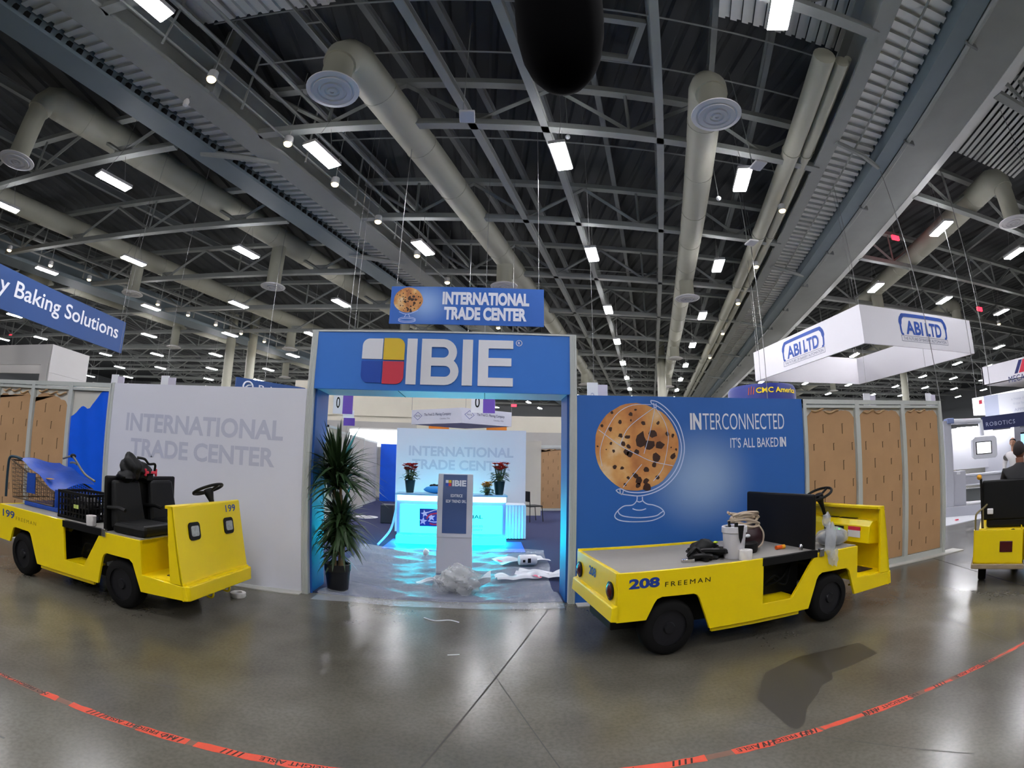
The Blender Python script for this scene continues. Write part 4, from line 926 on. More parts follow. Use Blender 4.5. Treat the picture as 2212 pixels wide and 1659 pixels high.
MB().tube(smooth_line([(.05, .5, .60), (.22, .5, .64), (.4, .42, .62), (.75, .30, .47), (.98, .28, .40)], 6), .014, 8).tube(smooth_line([(.22, .5, .56), (.36, .44, .57), (.5, .38, .56)], 5), .014, 8).build('push_handle', mat('grey_tube', '8b887c', .4, .5), T, smooth=True)
MB().blob((.3, .47, .65), .04, (1.3, .8, .7)).build('hand_grip', m_black, T, smooth=True)
MB().box(.3, .38, .05, .12, .36, .366).build('yellow_slip', MATS['yellow_petals'], T)

# ================================================================== third cart with rider
A3 = radians(32)
c3 = thing('burden_cart', 'small yellow cart with rear basket and rider at the right picture edge', 'utility cart', (5.68, 3.86, 0), A3, group='yellow burden carts')
# local: x forward (away), y left(+)...; the basket's back face is x = 0, its left edge y = 0, width to -y
Wc = .62
Bk = MB(); th_ = .012
Bk.box(0, th_, -Wc, 0, .26, .66).box(.42-th_, .42, -Wc, 0, .26, .60).box(0, .42, -th_, 0, .26, .66).box(0, .42, -Wc, -Wc+th_, .26, .66).box(0, .42, -Wc, 0, .26, .28)
Bk.build('rear_basket', m_yellow, c3, bevel=.003)
MB().box(-.03, .5, -Wc-.02, .02, .20, .26).build('platform_edge', mat('worn_wood_edge', '9c8a70', .7, noise=(9, .3)), c3, bevel=.01)
MB().box(-.012, 0, -.49, -.33, .40, .53).build('tail_light', MATS['dark_red_lens'], c3, bevel=.025)
MB().tube(smooth_line([(.05, -.02, .64), (.05, -.02, .80), (.08, -.04, .86), (.3, -.12, .90), (.5, -.16, .92)], 5), .012, 8).tube([(.28, -.11, .895), (.28, -.11, .66)], .01, 6).build('hand_rail', mat('dull_brass_tube', '8f845c', .4, .6), c3, smooth=True)
t = MB(); rr = random.Random(2)
for k in range(6): t.blob((.2+.03*k, -.2-.06*k, .56+.02*(k % 2)), .06, (1.2, .8, .7), 10, 7, .1, k)
t.build('basket_contents', m_vinyl, c3, smooth=True)
MB().box(.48, .56, -1.0, -.1, .72, 1.22).build('backrest', m_vinyl, c3, bevel=.02)
MB().tube([(.5, -.1, .62), (.48, -.08, 1.25)], .018, 8).build('backrest_post', m_black, c3)
MB().blob((.46, -.06, 1.27), .035).build('yellow_knob', MATS['yellow_petals'], c3, smooth=True)
MB().box(.5, 1.0, -1.0, -.15, .62, .74).build('seat_cushion', m_vinyl, c3, bevel=.03)
MB().box(.42, 1.7, -1.05, -.05, .22, .62).build('body', m_yellow, c3, bevel=.01)
MB().hexa([(.0, -.98, .24), (.5, -.98, .24), (.0, -Wc-.05, .24), (.5, -Wc-.05, .24), (.3, -.98, .62), (.5, -.98, .62), (.3, -Wc-.05, .62), (.5, -Wc-.05, .62)]).build('rear_fender', m_yellow, c3)
MB().box(.05, .4, -.98, -Wc-.06, .55, .78).build('rear_box', m_tyre, c3, bevel=.02)
MB().box(1.6, 1.7, -1.05, -.05, .3, 1.05).build('cowl', m_yellow, c3, bevel=.01)
MB().tube([(1.5, -.6, 1.12), (1.65, -.6, .8)], .02, 8).tube([(1.47+.07*sin(a), -.6+.17*cos(a), 1.13+.1*sin(a)) for a in [i*pi/8 for i in range(16)]], .014, 6, True).build('steering_wheel', m_black, c3)
for (x, y) in ((.30, -.12), (.30, -.9), (1.5, -.58)):
    wh = MB().lathe([(.07, 0), (.12, 0), (.135, .02), (.135, .08), (.12, .1), (.07, .1), (.07, 0)], (x, y-.05, .135), 24, 'y').build('wheel', m_tyre, c3, smooth=True)
    MB().lathe([(0, .02), (.08, .02), (.08, .08), (0, .08)], (x, y-.05, .135), 16, 'y').build('hub', m_black, wh)
o = MB().box(.42, .48, -.24, -.16, .80, .87).build('white_box', m_whitepl, c3, bevel=.01)

# ================================================================== people
def skin(name, pts, edges, m, par, sub=2, root=0):
    me = bpy.data.meshes.new(name); me.from_pydata([p[:3] for p in pts], edges, []); me.materials.append(m)
    o = bpy.data.objects.new(name, me); COL.objects.link(o)
    if par: o.parent = par
    k = o.modifiers.new('skin', 'SKIN'); k.use_smooth_shade = True
    if not me.skin_vertices: me.skin_vertices.new()
    for i, p in enumerate(pts):
        r = p[3]; me.skin_vertices[0].data[i].radius = r if isinstance(r, tuple) else (r, r); me.skin_vertices[0].data[i].use_root = (i == root)
    s = o.modifiers.new('sub', 'SUBSURF'); s.levels = s.render_levels = sub
    return o
m_skin = mat('skin_tone', '8a5a45', .5); m_skin2 = mat('light_skin_tone', 'c08e74', .5); m_hair = mat('dark_cropped_hair', '24191a', .8, noise=(60, .4))
def head(par, c, yaw, ms, mh, bald=False):
    M = Matrix.Translation(c) @ Matrix.Rotation(yaw, 4, 'Z')
    def f(u, v):
        a, b = 2*pi*u, pi*v; d = Vector((sin(b)*cos(a), sin(b)*sin(a), cos(b)))
        x, y, z = d.x*.098, d.y*.078, d.z*.118
        if d.z < 0: x = x*(1-.12*-d.z)+.018*-d.z; y *= 1-.28*-d.z
        if d.x > .8 and abs(d.y) < .2 and -.35 < d.z < .05: x += .022*(1-abs(d.y)/.2)
        if d.x > .7 and .05 < d.z < .25 and .2 < abs(d.y) < .6: x -= .008
        return M @ Vector((x, y, z))
    h = MB().grid(f, 28, 20)
    for s in (1, -1):
        n0 = len(h.v); h.blob((-.0, .08*s, -.01), .03, (.6, .35, 1.05), 10, 8); h.xf(M, n0)
    o = h.build('head', ms, par, smooth=True)
    e = MB()
    for s in (1, -1): e.blob((.088, .032*s, .015), .011, (.6, 1, .8), 8, 6)
    e.blob((.088, 0, -.055), .012, (.5, 2, .5), 8, 6).xf(M).build('face_features', mat('dark_features', '3a2420', .5), o)
    def hf(u, v):
        a = 2*pi*u; bk = .5-.5*cos(a)                      # 0 front, 1 back
        b0 = 0 if not bald else radians(48); b1 = radians(58+62*bk); b = b0+(b1-b0)*v
        d = Vector((sin(b)*cos(a), sin(b)*sin(a), cos(b))); p = Vector((d.x*.104, d.y*.084, d.z*.125))
        return M @ p
    g = MB().grid(hf, 28, 12)
    g.build('hair', mh, par, smooth=True)
def hand(par, c, dirv, upv, ms, side=1):
    d = Vector(dirv).normalized(); u = Vector(upv).normalized(); s = d.cross(u).normalized()*side; c = Vector(c)
    P = [(*c, .024), (*(c+d*.05), (.036, .02)), (*(c+d*.085), (.036, .017))]; E = [(0, 1), (1, 2)]
    for k, (off, L_) in enumerate(((-.028, .065), (-.009, .078), (.01, .074), (.027, .058))):
        a = c+d*.09+s*off; i = len(P)
        P += [(*a, .009), (*(a+d*L_*.5-u*.008), .0085), (*(a+d*L_*.8-u*.03), .0075)]; E += [(2, i), (i, i+1), (i+1, i+2)]
    i = len(P); a = c+d*.03-s*.035
    P += [(*a, .011), (*(a+d*.03-s*.02), .01), (*(a+d*.055-s*.026), .008)]; E += [(1, i), (i, i+1), (i+1, i+2)]
    return skin('hand', P, E, ms, par, 1)
# rider (seen from behind), local axes of the third cart: x is forward
pr = thing('person', 'person in a black jacket with cropped dark hair riding the right cart, from behind', 'person', (5.68, 3.86, 0), A3)
yc = -.62; hx = .66
P = [(hx, yc, .80, .15), (hx-.02, yc, .95, (.15, .12)), (hx, yc, 1.12, (.17, .12)), (hx+.02, yc, 1.28, (.19, .11)), (hx+.03, yc, 1.37, (.10, .075)), (hx+.04, yc, 1.42, .06)]
E = [(0, 1), (1, 2), (2, 3), (3, 4), (4, 5)]
def arm(s):
    i = len(P); P.extend([(hx+.02, yc+s*.20, 1.30, .075), (hx+.10, yc+s*.25, 1.08, .058), (hx+.34, yc+s*.20, 1.00, .045), (hx+.56, yc+s*.12, 1.06, .036)]); E.extend([(3, i), (i, i+1), (i+1, i+2), (i+2, i+3)])
arm(1); arm(-1)
skin('jacket', P, E, mat('black_jacket', '17171b', .7), pr, 2)
P2 = [(hx, yc, .82, .14)]; E2 = []
for s in (1, -1):
    i = len(P2); P2 += [(hx+.05, yc+s*.1, .80, .095), (hx+.44, yc+s*.13, .83, .07), (hx+.5, yc+s*.13, .6, .055), (hx+.5, yc+s*.13, .36, .045)]; E2 += [(0, i), (i, i+1), (i+1, i+2), (i+2, i+3)]
skin('trousers', P2, E2, mat('dark_trousers', '202228', .8), pr, 2)
for s in (1, -1): MB().blob((hx+.56, yc+s*.13, .66-.36+.0), .07, (1.7, .65, .6)).build('shoe', m_tyre, pr, smooth=True)
MB().tube([(hx+.035, yc, 1.36), (hx+.05, yc, 1.47)], .055, 14).build('neck', m_skin, pr, smooth=True)
head(pr, (hx+.06, yc, 1.56), -.35, m_skin, m_hair)
for s in (1, -1): hand(pr, (hx+.58, yc+s*.12, 1.065), (1, -s*.2, .15), (0, 0, 1), m_skin, s)
# second person standing by the robot stand
p2 = thing('person', 'standing balding person in a light shirt in front of the wall screen', 'person', (12.0, 6.9, 0), radians(200))
P = [(0, 0, .95, .15), (0, 0, 1.12, (.16, .12)), (0, 0, 1.3, (.19, .12)), (0, 0, 1.43, (.18, .1)), (0, 0, 1.52, .075)]; E = [(0, 1), (1, 2), (2, 3), (3, 4)]
for s in (1, -1):
    i = len(P); P += [(0, s*.2, 1.42, .07), (.02, s*.25, 1.18, .055), (.14, s*.22, .98, .042)]; E += [(3, i), (i, i+1), (i+1, i+2)]
skin('shirt', P, E, mat('light_shirt', 'd8d4d4', .7), p2, 2)
P2 = [(0, 0, .95, .14)]; E2 = []
for s in (1, -1):
    i = len(P2); P2 += [(0, s*.09, .88, .1), (.02, s*.1, .5, .07), (0, s*.1, .1, .05)]; E2 += [(0, i), (i, i+1), (i+1, i+2)]
skin('trousers', P2, E2, MATS['dark_trousers'], p2, 2)
for s in (1, -1): MB().blob((.06, s*.1, .05), .06, (2, .8, .8)).build('shoe', m_tyre, p2, smooth=True)
MB().tube([(0, 0, 1.48), (.02, 0, 1.62)], .055, 14).build('neck', m_skin2, p2, smooth=True)
head(p2, (.03, 0, 1.70), 0, m_skin2, m_hair, True)
for s in (1, -1): hand(p2, (.15, s*.22, .97), (.5, 0, -.8), (.8, 0, .5), m_skin2, s)
# ================================================================== TAPE, SHEET, LITTER
tp = thing('floor_tape', 'worn red tape line with black lettering across the concrete floor', 'tape', (0, 0, 0))
segs = [(-3.95, -3.3, .4), (-3.3, -2.95, .35), (-2.75, -2.62, 1), (-2.5, -2.2, .9), (-2.18, -2.0, .8), (-1.95, -1.62, 1), (-1.56, -1.08, 1), (-1.07, -.3, 1), (-.3, .55, 1), (.56, 1.18, 1), (1.36, 1.62, 1), (1.63, 1.95, .9), (1.97, 2.3, .7), (2.33, 2.75, 1), (2.9, 3.2, .6), (3.3, 3.6, .8), (3.7, 4.3, .5)]
rr = random.Random(4); t = MB()
for a, b, wq in segs:
    n = max(3, int((b-a)/.06)); top = []; bot = []
    for i in range(n+1):
        x = a+(b-a)*i/n; yc_ = 2.215+.013*x
        top.append((x+rr.uniform(-.01, .01), yc_+.033*wq+rr.uniform(-.012, .002)*(1.6-wq), .0012)); bot.append((x+rr.uniform(-.01, .01), yc_-.035*wq+rr.uniform(-.002, .012)*(1.6-wq), .0012))
    t.add(bot+top, [(i, i+1, n+2+i, n+1+i) for i in range(n)])
t.build('tape_film', mat('red_vinyl_tape', 'd84a30', .5, noise=(14, .25)), tp)
t = MB()
for x in (-3.0, -1.98, -.93, .5, 1.62, 2.55, 3.5): put_text(t, 'NO FREIGHT AISLE', (x+.28, 2.24+.013*x, .0018), (-1, -.013, 0), (0, -1, 0), .52, .036, .02, depth=-.0004)
for x in (-2.35, -1.78, -1.4, -.5, .05, .98, 1.5, 1.8, 2.3, 3.0):
    for k in range(4): t.add([(x+.035*k, 2.19+.013*x, .0018), (x+.035*k+.012, 2.19+.013*x, .0018), (x+.035*k+.03, 2.24+.013*x, .0018), (x+.035*k+.018, 2.24+.013*x, .0018)], [(0, 1, 2, 3)])
t.build('lettering', mat('black_tape_ink', '2a1512', .6), tp)
t = MB().add([(-4.2, 2.135, .0007), (4.5, 2.25, .0007), (4.5, 2.30, .0007), (-4.2, 2.185, .0007)], [(0, 1, 2, 3)])
t.build('tape_residue', mat('tape_residue', '7a5a4c', .7, noise=(5, .25)), tp)

m_sheet = mat('clear_plastic_sheet', 'cfd6e2', .12, alpha=.3, noise=(14, .12), bump=.6, spec=.6)
def sheet_pt(u, v):
    y = 5.30+3.55*v; xl = -1.98-.45*max(0, v-.25)+.03*sin(9*v); xr = .88+.3*max(0, v-.25)+.03*sin(11*v+1)
    x = xl+(xr-xl)*u
    z = .014+.028*abs(sin(21*v+2.6*sin(3*u)+1.2*u))**2*(.35+.65*abs(sin(3.1*u+5*v)))+.02*abs(sin(9*u+17*v))**3+.012*abs(sin(33*v-7*u+3*sin(5*u)))
    z += .07*max(0, v-.75)*4*abs(sin(8*u+1))*.5*(1 if u < .25 or u > .7 else .25)
    if v < .06: z = .004+z*.25
    return (x, y, z)
sh = MB().grid(sheet_pt, 90, 150).build('plastic_sheet', m_sheet, smooth=True); tag(sh, 'crinkled clear plastic sheet spread over the booth entrance floor', 'plastic sheet')
rip = mat('milky_plastic', 'dcdfe6', .25, alpha=.8, noise=(10, .1))
T = thing('plastic_heap', 'crumpled heap of clear plastic in front of the kiosk', 'plastic heap', (-.30, 5.95, .03))
t = MB()
for k in range(7):
    a = k*.9; t.blob((.14*cos(a)*(1 if k else 0), .08*sin(a), .10+.05*(k % 3)), .13+.03*(k % 2), (1.2, .8, .85), 22, 16, .2, k+3)
t.build('plastic_film', mat('crumpled_clear_plastic', 'd3d6da', .12, alpha=.36, spec=.8, noise=(14, .1), bump=1.0), T, smooth=True)
t = MB().grid(lambda u, v: (.1+.28*u, -.1+.18*v, .05+.16*u+.06*sin(5*v+3*u)), 8, 8); t.build('white_scrap', rip, T, smooth=True)
for k, (x, y, sx_, sy_, rz, lab, m) in enumerate(((.60, 7.9, .42, .26, .3, 'large white torn plastic bag at the right rear of the entrance sheet', rip), (.80, 6.85, .35, .18, -.3, 'white folded film lying by the right jamb', rip), (.45, 6.65, .3, .12, .2, 'long white paper scrap on the sheet right of kiosk', rip), (-.55, 6.35, .35, .06, .35, 'thin grey film strip left of the plastic heap', rip))):
    t = MB().grid(lambda u, v: ((u-.5)*sx_*2, (v-.5)*sy_*2, .055+.05*abs(sin(6*u+2*k))*abs(cos(5*v+k))+.02*sin(9*u*v)), 14, 10)
    o = t.build('plastic_scrap', m, smooth=True); o.location = (x, y, .0); o.rotation_euler[2] = rz; tag(o, lab, 'scrap')
T = thing('white_canister', 'white printed container on its side among the plastic scraps', 'container', (.68, 7.62, .12), .2)
MB().lathe([(0, -.14), (.075, -.14), (.085, -.12), (.085, .12), (.075, .14), (0, .14)], (0, 0, 0), 20, 'x').build('container_body', m_whitepl, T, smooth=True)
MB().box(-.02, .03, -.09, -.085, -.03, .04).box(-.10, -.06, -.09, -.085, -.02, .02).build('dark_mark', m_black, T)
for k, (x, y, lab) in enumerate(((.22, 7.75, 'pink slip on the sheet right of the kiosk'), (.72, 6.62, 'pink slip near the right jamb on the white film'))):
    o = MB().grid(lambda u, v: ((u-.5)*.14, (v-.5)*.07, .075+.012*sin(5*u)), 4, 2).build('pink_slip', mat('pink_paper', 'f06a8c', .6)); o.location = (x, y, .01); o.rotation_euler[2] = -.5; tag(o, lab, 'slip')
T = thing('tape_puck', 'white roll of tape lying on the floor by the white wall', 'tape roll', (-2.78, 5.05, 0), 0)
MB().lathe([(.05, 0), (.085, 0), (.092, .01), (.092, .05), (.08, .055), (.05, .055), (.05, 0)], n=24).build('roll', MATS['white_tape'], T, smooth=True)
o = MB().tube(smooth_line([(-.62, 4.95, .004), (-.5, 4.86, .006), (-.35, 4.9, .004), (-.25, 4.84, .004)], 6), .006, 6).build('film_ribbon', rip); tag(o, 'curled clear film ribbon on the concrete before the entrance', 'ribbon')
o = MB().tube([(-.30, 3.95, .003), (-.2, 3.97, .003)], .004, 5).build('zip_tie', m_whitepl); tag(o, 'small white zip tie on the concrete by the floor joint', 'zip tie')
o = MB().blob((0, 0, .05), .05, (1, 1, 1.2), jit=.2).build('grey_scrap', m_diff, smooth=True); o.location = (-1.0, 8.3, .04); tag(o, 'small grey scrap standing on the sheet before the counter', 'scrap')

# ---- plant
T = thing('potted_dracaena', 'tall two-tiered dracaena in a black pot by the left jamb', 'plant', (-1.80, 5.80, .015))
MB().lathe([(0, 0), (.125, 0), (.13, .01), (.155, .24), (.165, .25), (.165, .33), (.155, .335), (.145, .3), (0, .29)], n=32).build('pot', mat('black_pot_plastic', '0d0e0f', .45), T, smooth=True)
MB().lathe([(0, .27), (.147, .28)], n=24).build('soil', mat('dark_soil', '2a2019', .95), T)
stems = [(0.02, 0, 1.12), (-.05, .03, 1.0), (.06, -.02, .62), (-.02, -.05, .55), (.05, .04, .8)]
for x, y, h in stems: MB().tube(smooth_line([(x, y, .27), (x*1.2+.01, y, .27+h*.5), (x*1.3, y*1.2, .27+h)], 4), .018, 8).build('stem', mat('tan_stem', '8f7a58', .8, noise=(12, .25)), T, smooth=True)
def fronds(c, n, L0, L1, seed, up):
    rr = random.Random(seed); t = MB()
    for i in range(n):
        a = rr.random()*2*pi; el = radians(rr.uniform(-10, 85) if up else rr.uniform(-35, 80)); L_ = rr.uniform(L0, L1); wd = rr.uniform(.014, .024); zc = c[2]+rr.uniform(-.26, .08)
        p = Vector((c[0]+.03*cos(a), c[1]+.03*sin(a), zc)); d = Vector((cos(el)*cos(a), cos(el)*sin(a), sin(el))); s = Vector((-sin(a), cos(a), 0)); vs = []
        n_ = 6
        for k in range(n_+1):
            u = k/n_; ww = wd*(1-u**2.2)*(.6+.8*min(1, u*4)) if k < n_ else .0005
            q_ = p+d*L_*u+Vector((0, 0, -1))*L_*.34*u*u*(cos(el)+.1)
            q_.x = max(q_.x, -.235)
            vs += [q_-s*ww, q_+Vector((0, 0, ww*.35)), q_+s*ww]
        t.add(vs, [(3*k+j, 3*k+j+1, 3*k+j+4, 3*k+j+3) for k in range(n_) for j in (0, 1)])
    return t
m_leaf = mat('dark_dracaena_leaf', '2c4224', .45, noise=(5, .45))
fronds((-.02, 0, 1.50), 270, .42, .70, 1, True).build('upper_fronds', m_leaf, T, smooth=True)
fronds((.03, 0, .92), 260, .26, .48, 2, False).build('lower_fronds', m_leaf, T, smooth=True)
fronds((-.03, .02, .66), 130, .18, .34, 3, False).build('bottom_fronds', m_leaf, T, smooth=True)

# ---- booth interior background
def panel(name, x0, x1, y0, y1, z0, z1, m, lab, cat='panel'):
    o = MB().box(x0, x1, y0, y1, z0, z1).build(name, m); return tag(o, lab, cat)
m_gpan = mat('pale_grey_panel', 'b5b3ae', .6, noise=(2, .05))
def wall_frame(x, y0, y1, lab, m):
    T = thing('framed_panel', lab, 'exhibit panel', group='framed exhibit panels')
    MB().box(x-.02, x+.02, y0, y0+.06, .012, 2.44).box(x-.02, x+.02, y1-.06, y1, .012, 2.44).box(x-.02, x+.02, y0, y1, 2.38, 2.44).box(x-.02, x+.02, y0, y1, .012, .1).build('frame', m_alu, T)
    MB().box(x-.01, x+.01, y0+.06, y1-.06, .1, 2.38).build('backing_sheet', m, T)
m_tan = mat('tan_board', 'b0a694', .7)
wall_frame(-3.75, 11.0, 12.0, 'tan backed frame behind the dracaena, nearest of the left inner wall', m_tan)
wall_frame(-4.15, 13.2, 14.2, 'pale frame of the left inner wall, second from the dracaena', m_gpan)
wall_frame(-4.35, 15.1, 16.9, 'pale wide frame of the left inner wall, third from the dracaena', m_gpan)
wall_frame(-4.5, 17.0, 19.6, 'pale frame of the left inner wall beside the bright blue partition', m_gpan)
panel('blue_partition', -4.35, -3.3, 19.7, 19.75, .012, 2.37, m_tarp, 'bright blue partition left of the inner white wall', 'partition')
T = thing('glow_fascia', 'white fascia given a glow for booth light above the bright blue partition', 'glowing fascia', (0, 0, 0))
MB().box(-6.1, -3.4, 21.0, 21.1, 2.3, 3.02).build('glow_panel', mat('white_glow_panel', 'f4f8ff', .5, emit=1.0), T); MB().box(-6.2, -3.3, 21.1, 21.2, 2.25, 3.1).build('surround', m_gpan, T); MB().box(-6.1, -6.0, 21.0, 21.2, .012, 2.3).build('leg', m_alu, T); MB().box(-3.5, -3.4, 21.0, 21.2, .012, 2.3).build('leg', m_alu, T)  # panel emission paints in the brightness of a lit booth
panel('grey_fascia', -10, -3.3, 22.4, 22.5, .0, 3.5, m_gpan, 'grey booth fascia wall behind the glowing white fascia')
panel('grey_fascia', 1.0, 7.0, 19.9, 20, .0, 3.0, m_gpan, 'grey booth fascia wall right of the inner white wall')
panel('white_partition', .95, 1.78, 15.5, 15.55, .012, 2.42, m_cream, 'narrow cream partition right of the inner white wall', 'partition')
framed(1.88, 2.9, 'full', 'cardboard filled frame inside the booth behind the black chair', 22, 17.2, 2.36)
# skirted table
T = thing('skirted_table', 'small table with a pleated white skirt right of the counter', 'table', (.55, 10.75, .012))
t = MB(); n = 90; per = [(-.42, -.3), (.32, -.3), (.32, .3), (-.42, .3)]
def perim(u):
    e = int(u*4) % 4; f_ = u*4-int(u*4); a, b = per[e], per[(e+1) % 4]; nx, ny = (b[1]-a[1]), -(b[0]-a[0]); l = hypot(nx, ny)
    k = .018*sin(2*pi*u*44); return (a[0]+(b[0]-a[0])*f_+nx/l*k, a[1]+(b[1]-a[1])*f_+ny/l*k)
t.grid(lambda u, v: (*perim(u), .02+.72*v), 260, 2).build('pleated_skirt', m_white, T, smooth=True)
MB().box(-.43, .33, -.31, .31, .74, .76).build('table_top', m_white, T, bevel=.01)
# chair
T = thing('folding_chair', 'black chair inside the booth by the cardboard frame', 'chair', (1.36, 13.9, .012), radians(115))
MB().box(-.22, .22, -.22, .22, .43, .47).build('seat', m_vinyl, T, bevel=.02); MB().box(-.22, .22, .2, .24, .58, .88).build('backrest', m_vinyl, T, bevel=.03)
for x in (-.2, .2):
    MB().tube([(x, -.2, .44), (x, -.24, 0)], .012, 8).build('leg', m_black, T); MB().tube([(x, .2, 0), (x, .2, .45), (x, .22, .86)], .012, 8).build('leg', m_black, T)
o = MB().lathe([(0, .014), (.38, .014), (.38, .02), (0, .02)], (-3.45, 13.75, 0), 28).build('floor_disc', m_whitepl); tag(o, 'flat white round sheet on the navy carpet left of the counter', 'disc')
o = MB().box(-2.75, -2.4, 12.6, 13.0, .012, .5).build('dark_bin', mat('dark_grey_bin', '2b3340', .6), bevel=.02); tag(o, 'dark bin on the carpet behind the left end of the counter', 'bin')
# cream hall partition
o = MB().box(-11, .45, 26, 26.3, 0, 6.0).box(.45, 8, 26, 26.3, 0, 4.3).box(-8.3, -8.0, 25.95, 26, 0, 6).box(-4.2, -4.1, 25.97, 26, 0, 6).box(-11, .45, 25.93, 26, 4.1, 4.22).build('wall_partition', m_cream, kind='structure'); o.name = 'wall_middle'
# Pfening sign
T = thing('hanging_sign', 'small white box sign with two diamond logos seen through the entrance', 'sign')
cz0, cz1 = 2.80, 3.24
quad = [(-2.30, 14.6), (-.70, 13.6), (.76, 14.6), (-.7, 15.8)]
t = MB(); 
for i in range(4):
    (xa, ya), (xb, yb) = quad[i], quad[(i+1) % 4]
    t.add([(xa, ya, cz0+.06*(i in (0,) and 0)), (xb, yb, cz0), (xb, yb, cz1), (xa, ya, cz1)], [(0, 1, 2, 3)])
t.add([(x, y, cz0) for x, y in quad], [(0, 1, 2, 3)]).build('sign_body', m_white, T)
t = MB(); t2 = MB()
for (a, b) in ((quad[0], quad[1]), (quad[1], quad[2])):
    ux = Vector((b[0]-a[0], b[1]-a[1], 0)); L_ = ux.length; ux.normalize(); nrm = Vector((ux.y, -ux.x, 0)); o_ = Vector((a[0], a[1], cz0))
    dm = [o_+ux*(.25+.17*cos(k*pi/2))+Vector((0, 0, .25+.13*sin(k*pi/2)))+nrm*.004 for k in range(4)]; di = [o_+ux*(.25+.15*cos(k*pi/2))+Vector((0, 0, .25+.115*sin(k*pi/2)))+nrm*.004 for k in range(4)]
    t.add(dm+di, [(i, (i+1) % 4, 4+(i+1) % 4, 4+i) for i in range(4)])
    put_text(t2, 'Pfening', o_+ux*.16+Vector((0, 0, .22)), ux, (0, 0, 1), .18, .06, .0, depth=.005)
    put_text(t2, 'The Fred D. Pfening Company', o_+ux*.5+Vector((0, 0, .22)), ux, (0, 0, 1), 1.0, .10, .01, depth=.005); put_text(t2, 'Columbus, Ohio', o_+ux*1.1+Vector((0, 0, .12)), ux, (0, 0, 1), .36, .05, 0, depth=.005)
t.build('diamond_print', m_num, T); t2.build('lettering', mat('slate_lettering', '4d5270', .5), T)
for x, y in quad[:1]+quad[2:]: MB().tube([(x, y, cz1), (x, y, 12.29)], .006, 4).build('hanging_cable', m_cable, T)
for k, (x0, x1, lab) in enumerate(((-2.0, -1.3, 'orange booth header peeking out under the diamond sign, left one'), (.0, .7, 'orange booth header peeking out under the diamond sign, right one'))):
    o = MB().box(x0, x1, 16.6, 16.7, 2.4, 3.02).box(x0+.3, x0+.4, 16.62, 16.68, 0, 2.4).build('orange_header', mat('orange_print', 'e2821e', .5)); tag(o, lab, 'header')
# aisle signs
def aisle(x, y, z, ch, lab, w_=.5, h_=.55, pole=False):
    T = thing('aisle_sign', lab, 'sign', (x, y, z), group='white and purple aisle signs')
    MB().box(-w_*.5, 0, -.02, .02, -h_/2, h_/2).build('number_half', m_whitepl, T); MB().box(0, w_*.5, -.02, .02, -h_/2, h_/2).build('purple_half', mat('purple_print', '6b4bb0', .5), T)
    put_text(MB(), ch, (-w_*.34, -.022, -h_*.25), (1, 0, 0), (0, 0, 1), w_*.2, h_*.5, .01).build('lettering', m_num if 0 else m_vinyl, T)
    MB().tube([(0, 0, h_/2), (0, 0, 12.29-z)], .006, 4).build('hanging_cable', m_cable, T)
aisle(-3.55, 11.5, 3.03, '0', 'aisle sign 0 with a purple half at the upper left of the entrance view')
aisle(-.1, 12.4, 3.24, '0', 'aisle sign 0 with a purple half over the diamond sign', .62)
T = thing('small_sign', 'small white and purple sign hung under the left aisle sign', 'sign', (-3.6, 12.2, 2.72)); MB().box(-.15, .15, -.01, .01, .0, .2).build('white_half', m_whitepl, T); MB().box(-.12, .18, -.01, .01, -.2, 0).build('purple_half', MATS['purple_print'], T); MB().tube([(0, 0, .2), (0, 0, 9.57)], .006, 4).build('hanging_cable', m_cable, T)
for k, (x, z, lab) in enumerate(((-10.6, 3.35, 'tall white row marker over the cardboard frames at left'), (-8.7, 3.35, 'tall white row marker above the blue film panel'), (2.55, 3.42, 'tall white row marker above the left end of the globe wall'), (11.1, 3.3, 'tall white row marker over the middle cardboard frame at right'), (14.1, 3.35, 'tall white row marker over the rightmost cardboard frame'))):
    y = 11.2; T = thing('row_marker', lab, 'sign', (x, y, z-.15), group='white row markers above booth walls')
    MB().box(-.16, .1, -.02, .02, -.75, .35).build('white_half', m_whitepl, T); MB().box(.1, .34, -.02, .02, -.75, .3).build('purple_half', mat('pale_purple_print', 'cbc6d6', .5), T)
    put_text(MB(), '2', (-.08, -.022, -.1), (1, 0, 0), (0, 0, 1), .1, .2, .01).build('lettering', m_greyl, T); MB().tube([(0, 0, .35), (0, 0, 12.29-z+.15)], .006, 4).build('hanging_cable', m_cable, T)

# ================================================================== HANGING SIGNS
T = thing('hanging_sign', 'long blue hanging sign reading Baking Solutions at the left edge', 'sign')
MB().box(-13.86, -13.8, 3.5, 14.68, 4.95, 6.14).build('sign_panel', mat('deep_blue_sign', '0b4384', .5, noise=(1.5, .08)), T)
t = MB(); put_text(t, 'y Baking Solutions', (-13.795, 8.72, 5.27), (0, 1, 0), (0, 0, 1), 5.6, .64, .012)
t.build('lettering', m_wl, T)
for y in (4.5, 14.4): MB().tube([(-13.83, y, 6.14), (-13.83, y, 12.29)], .008, 5).build('hanging_cable', m_cable, T)
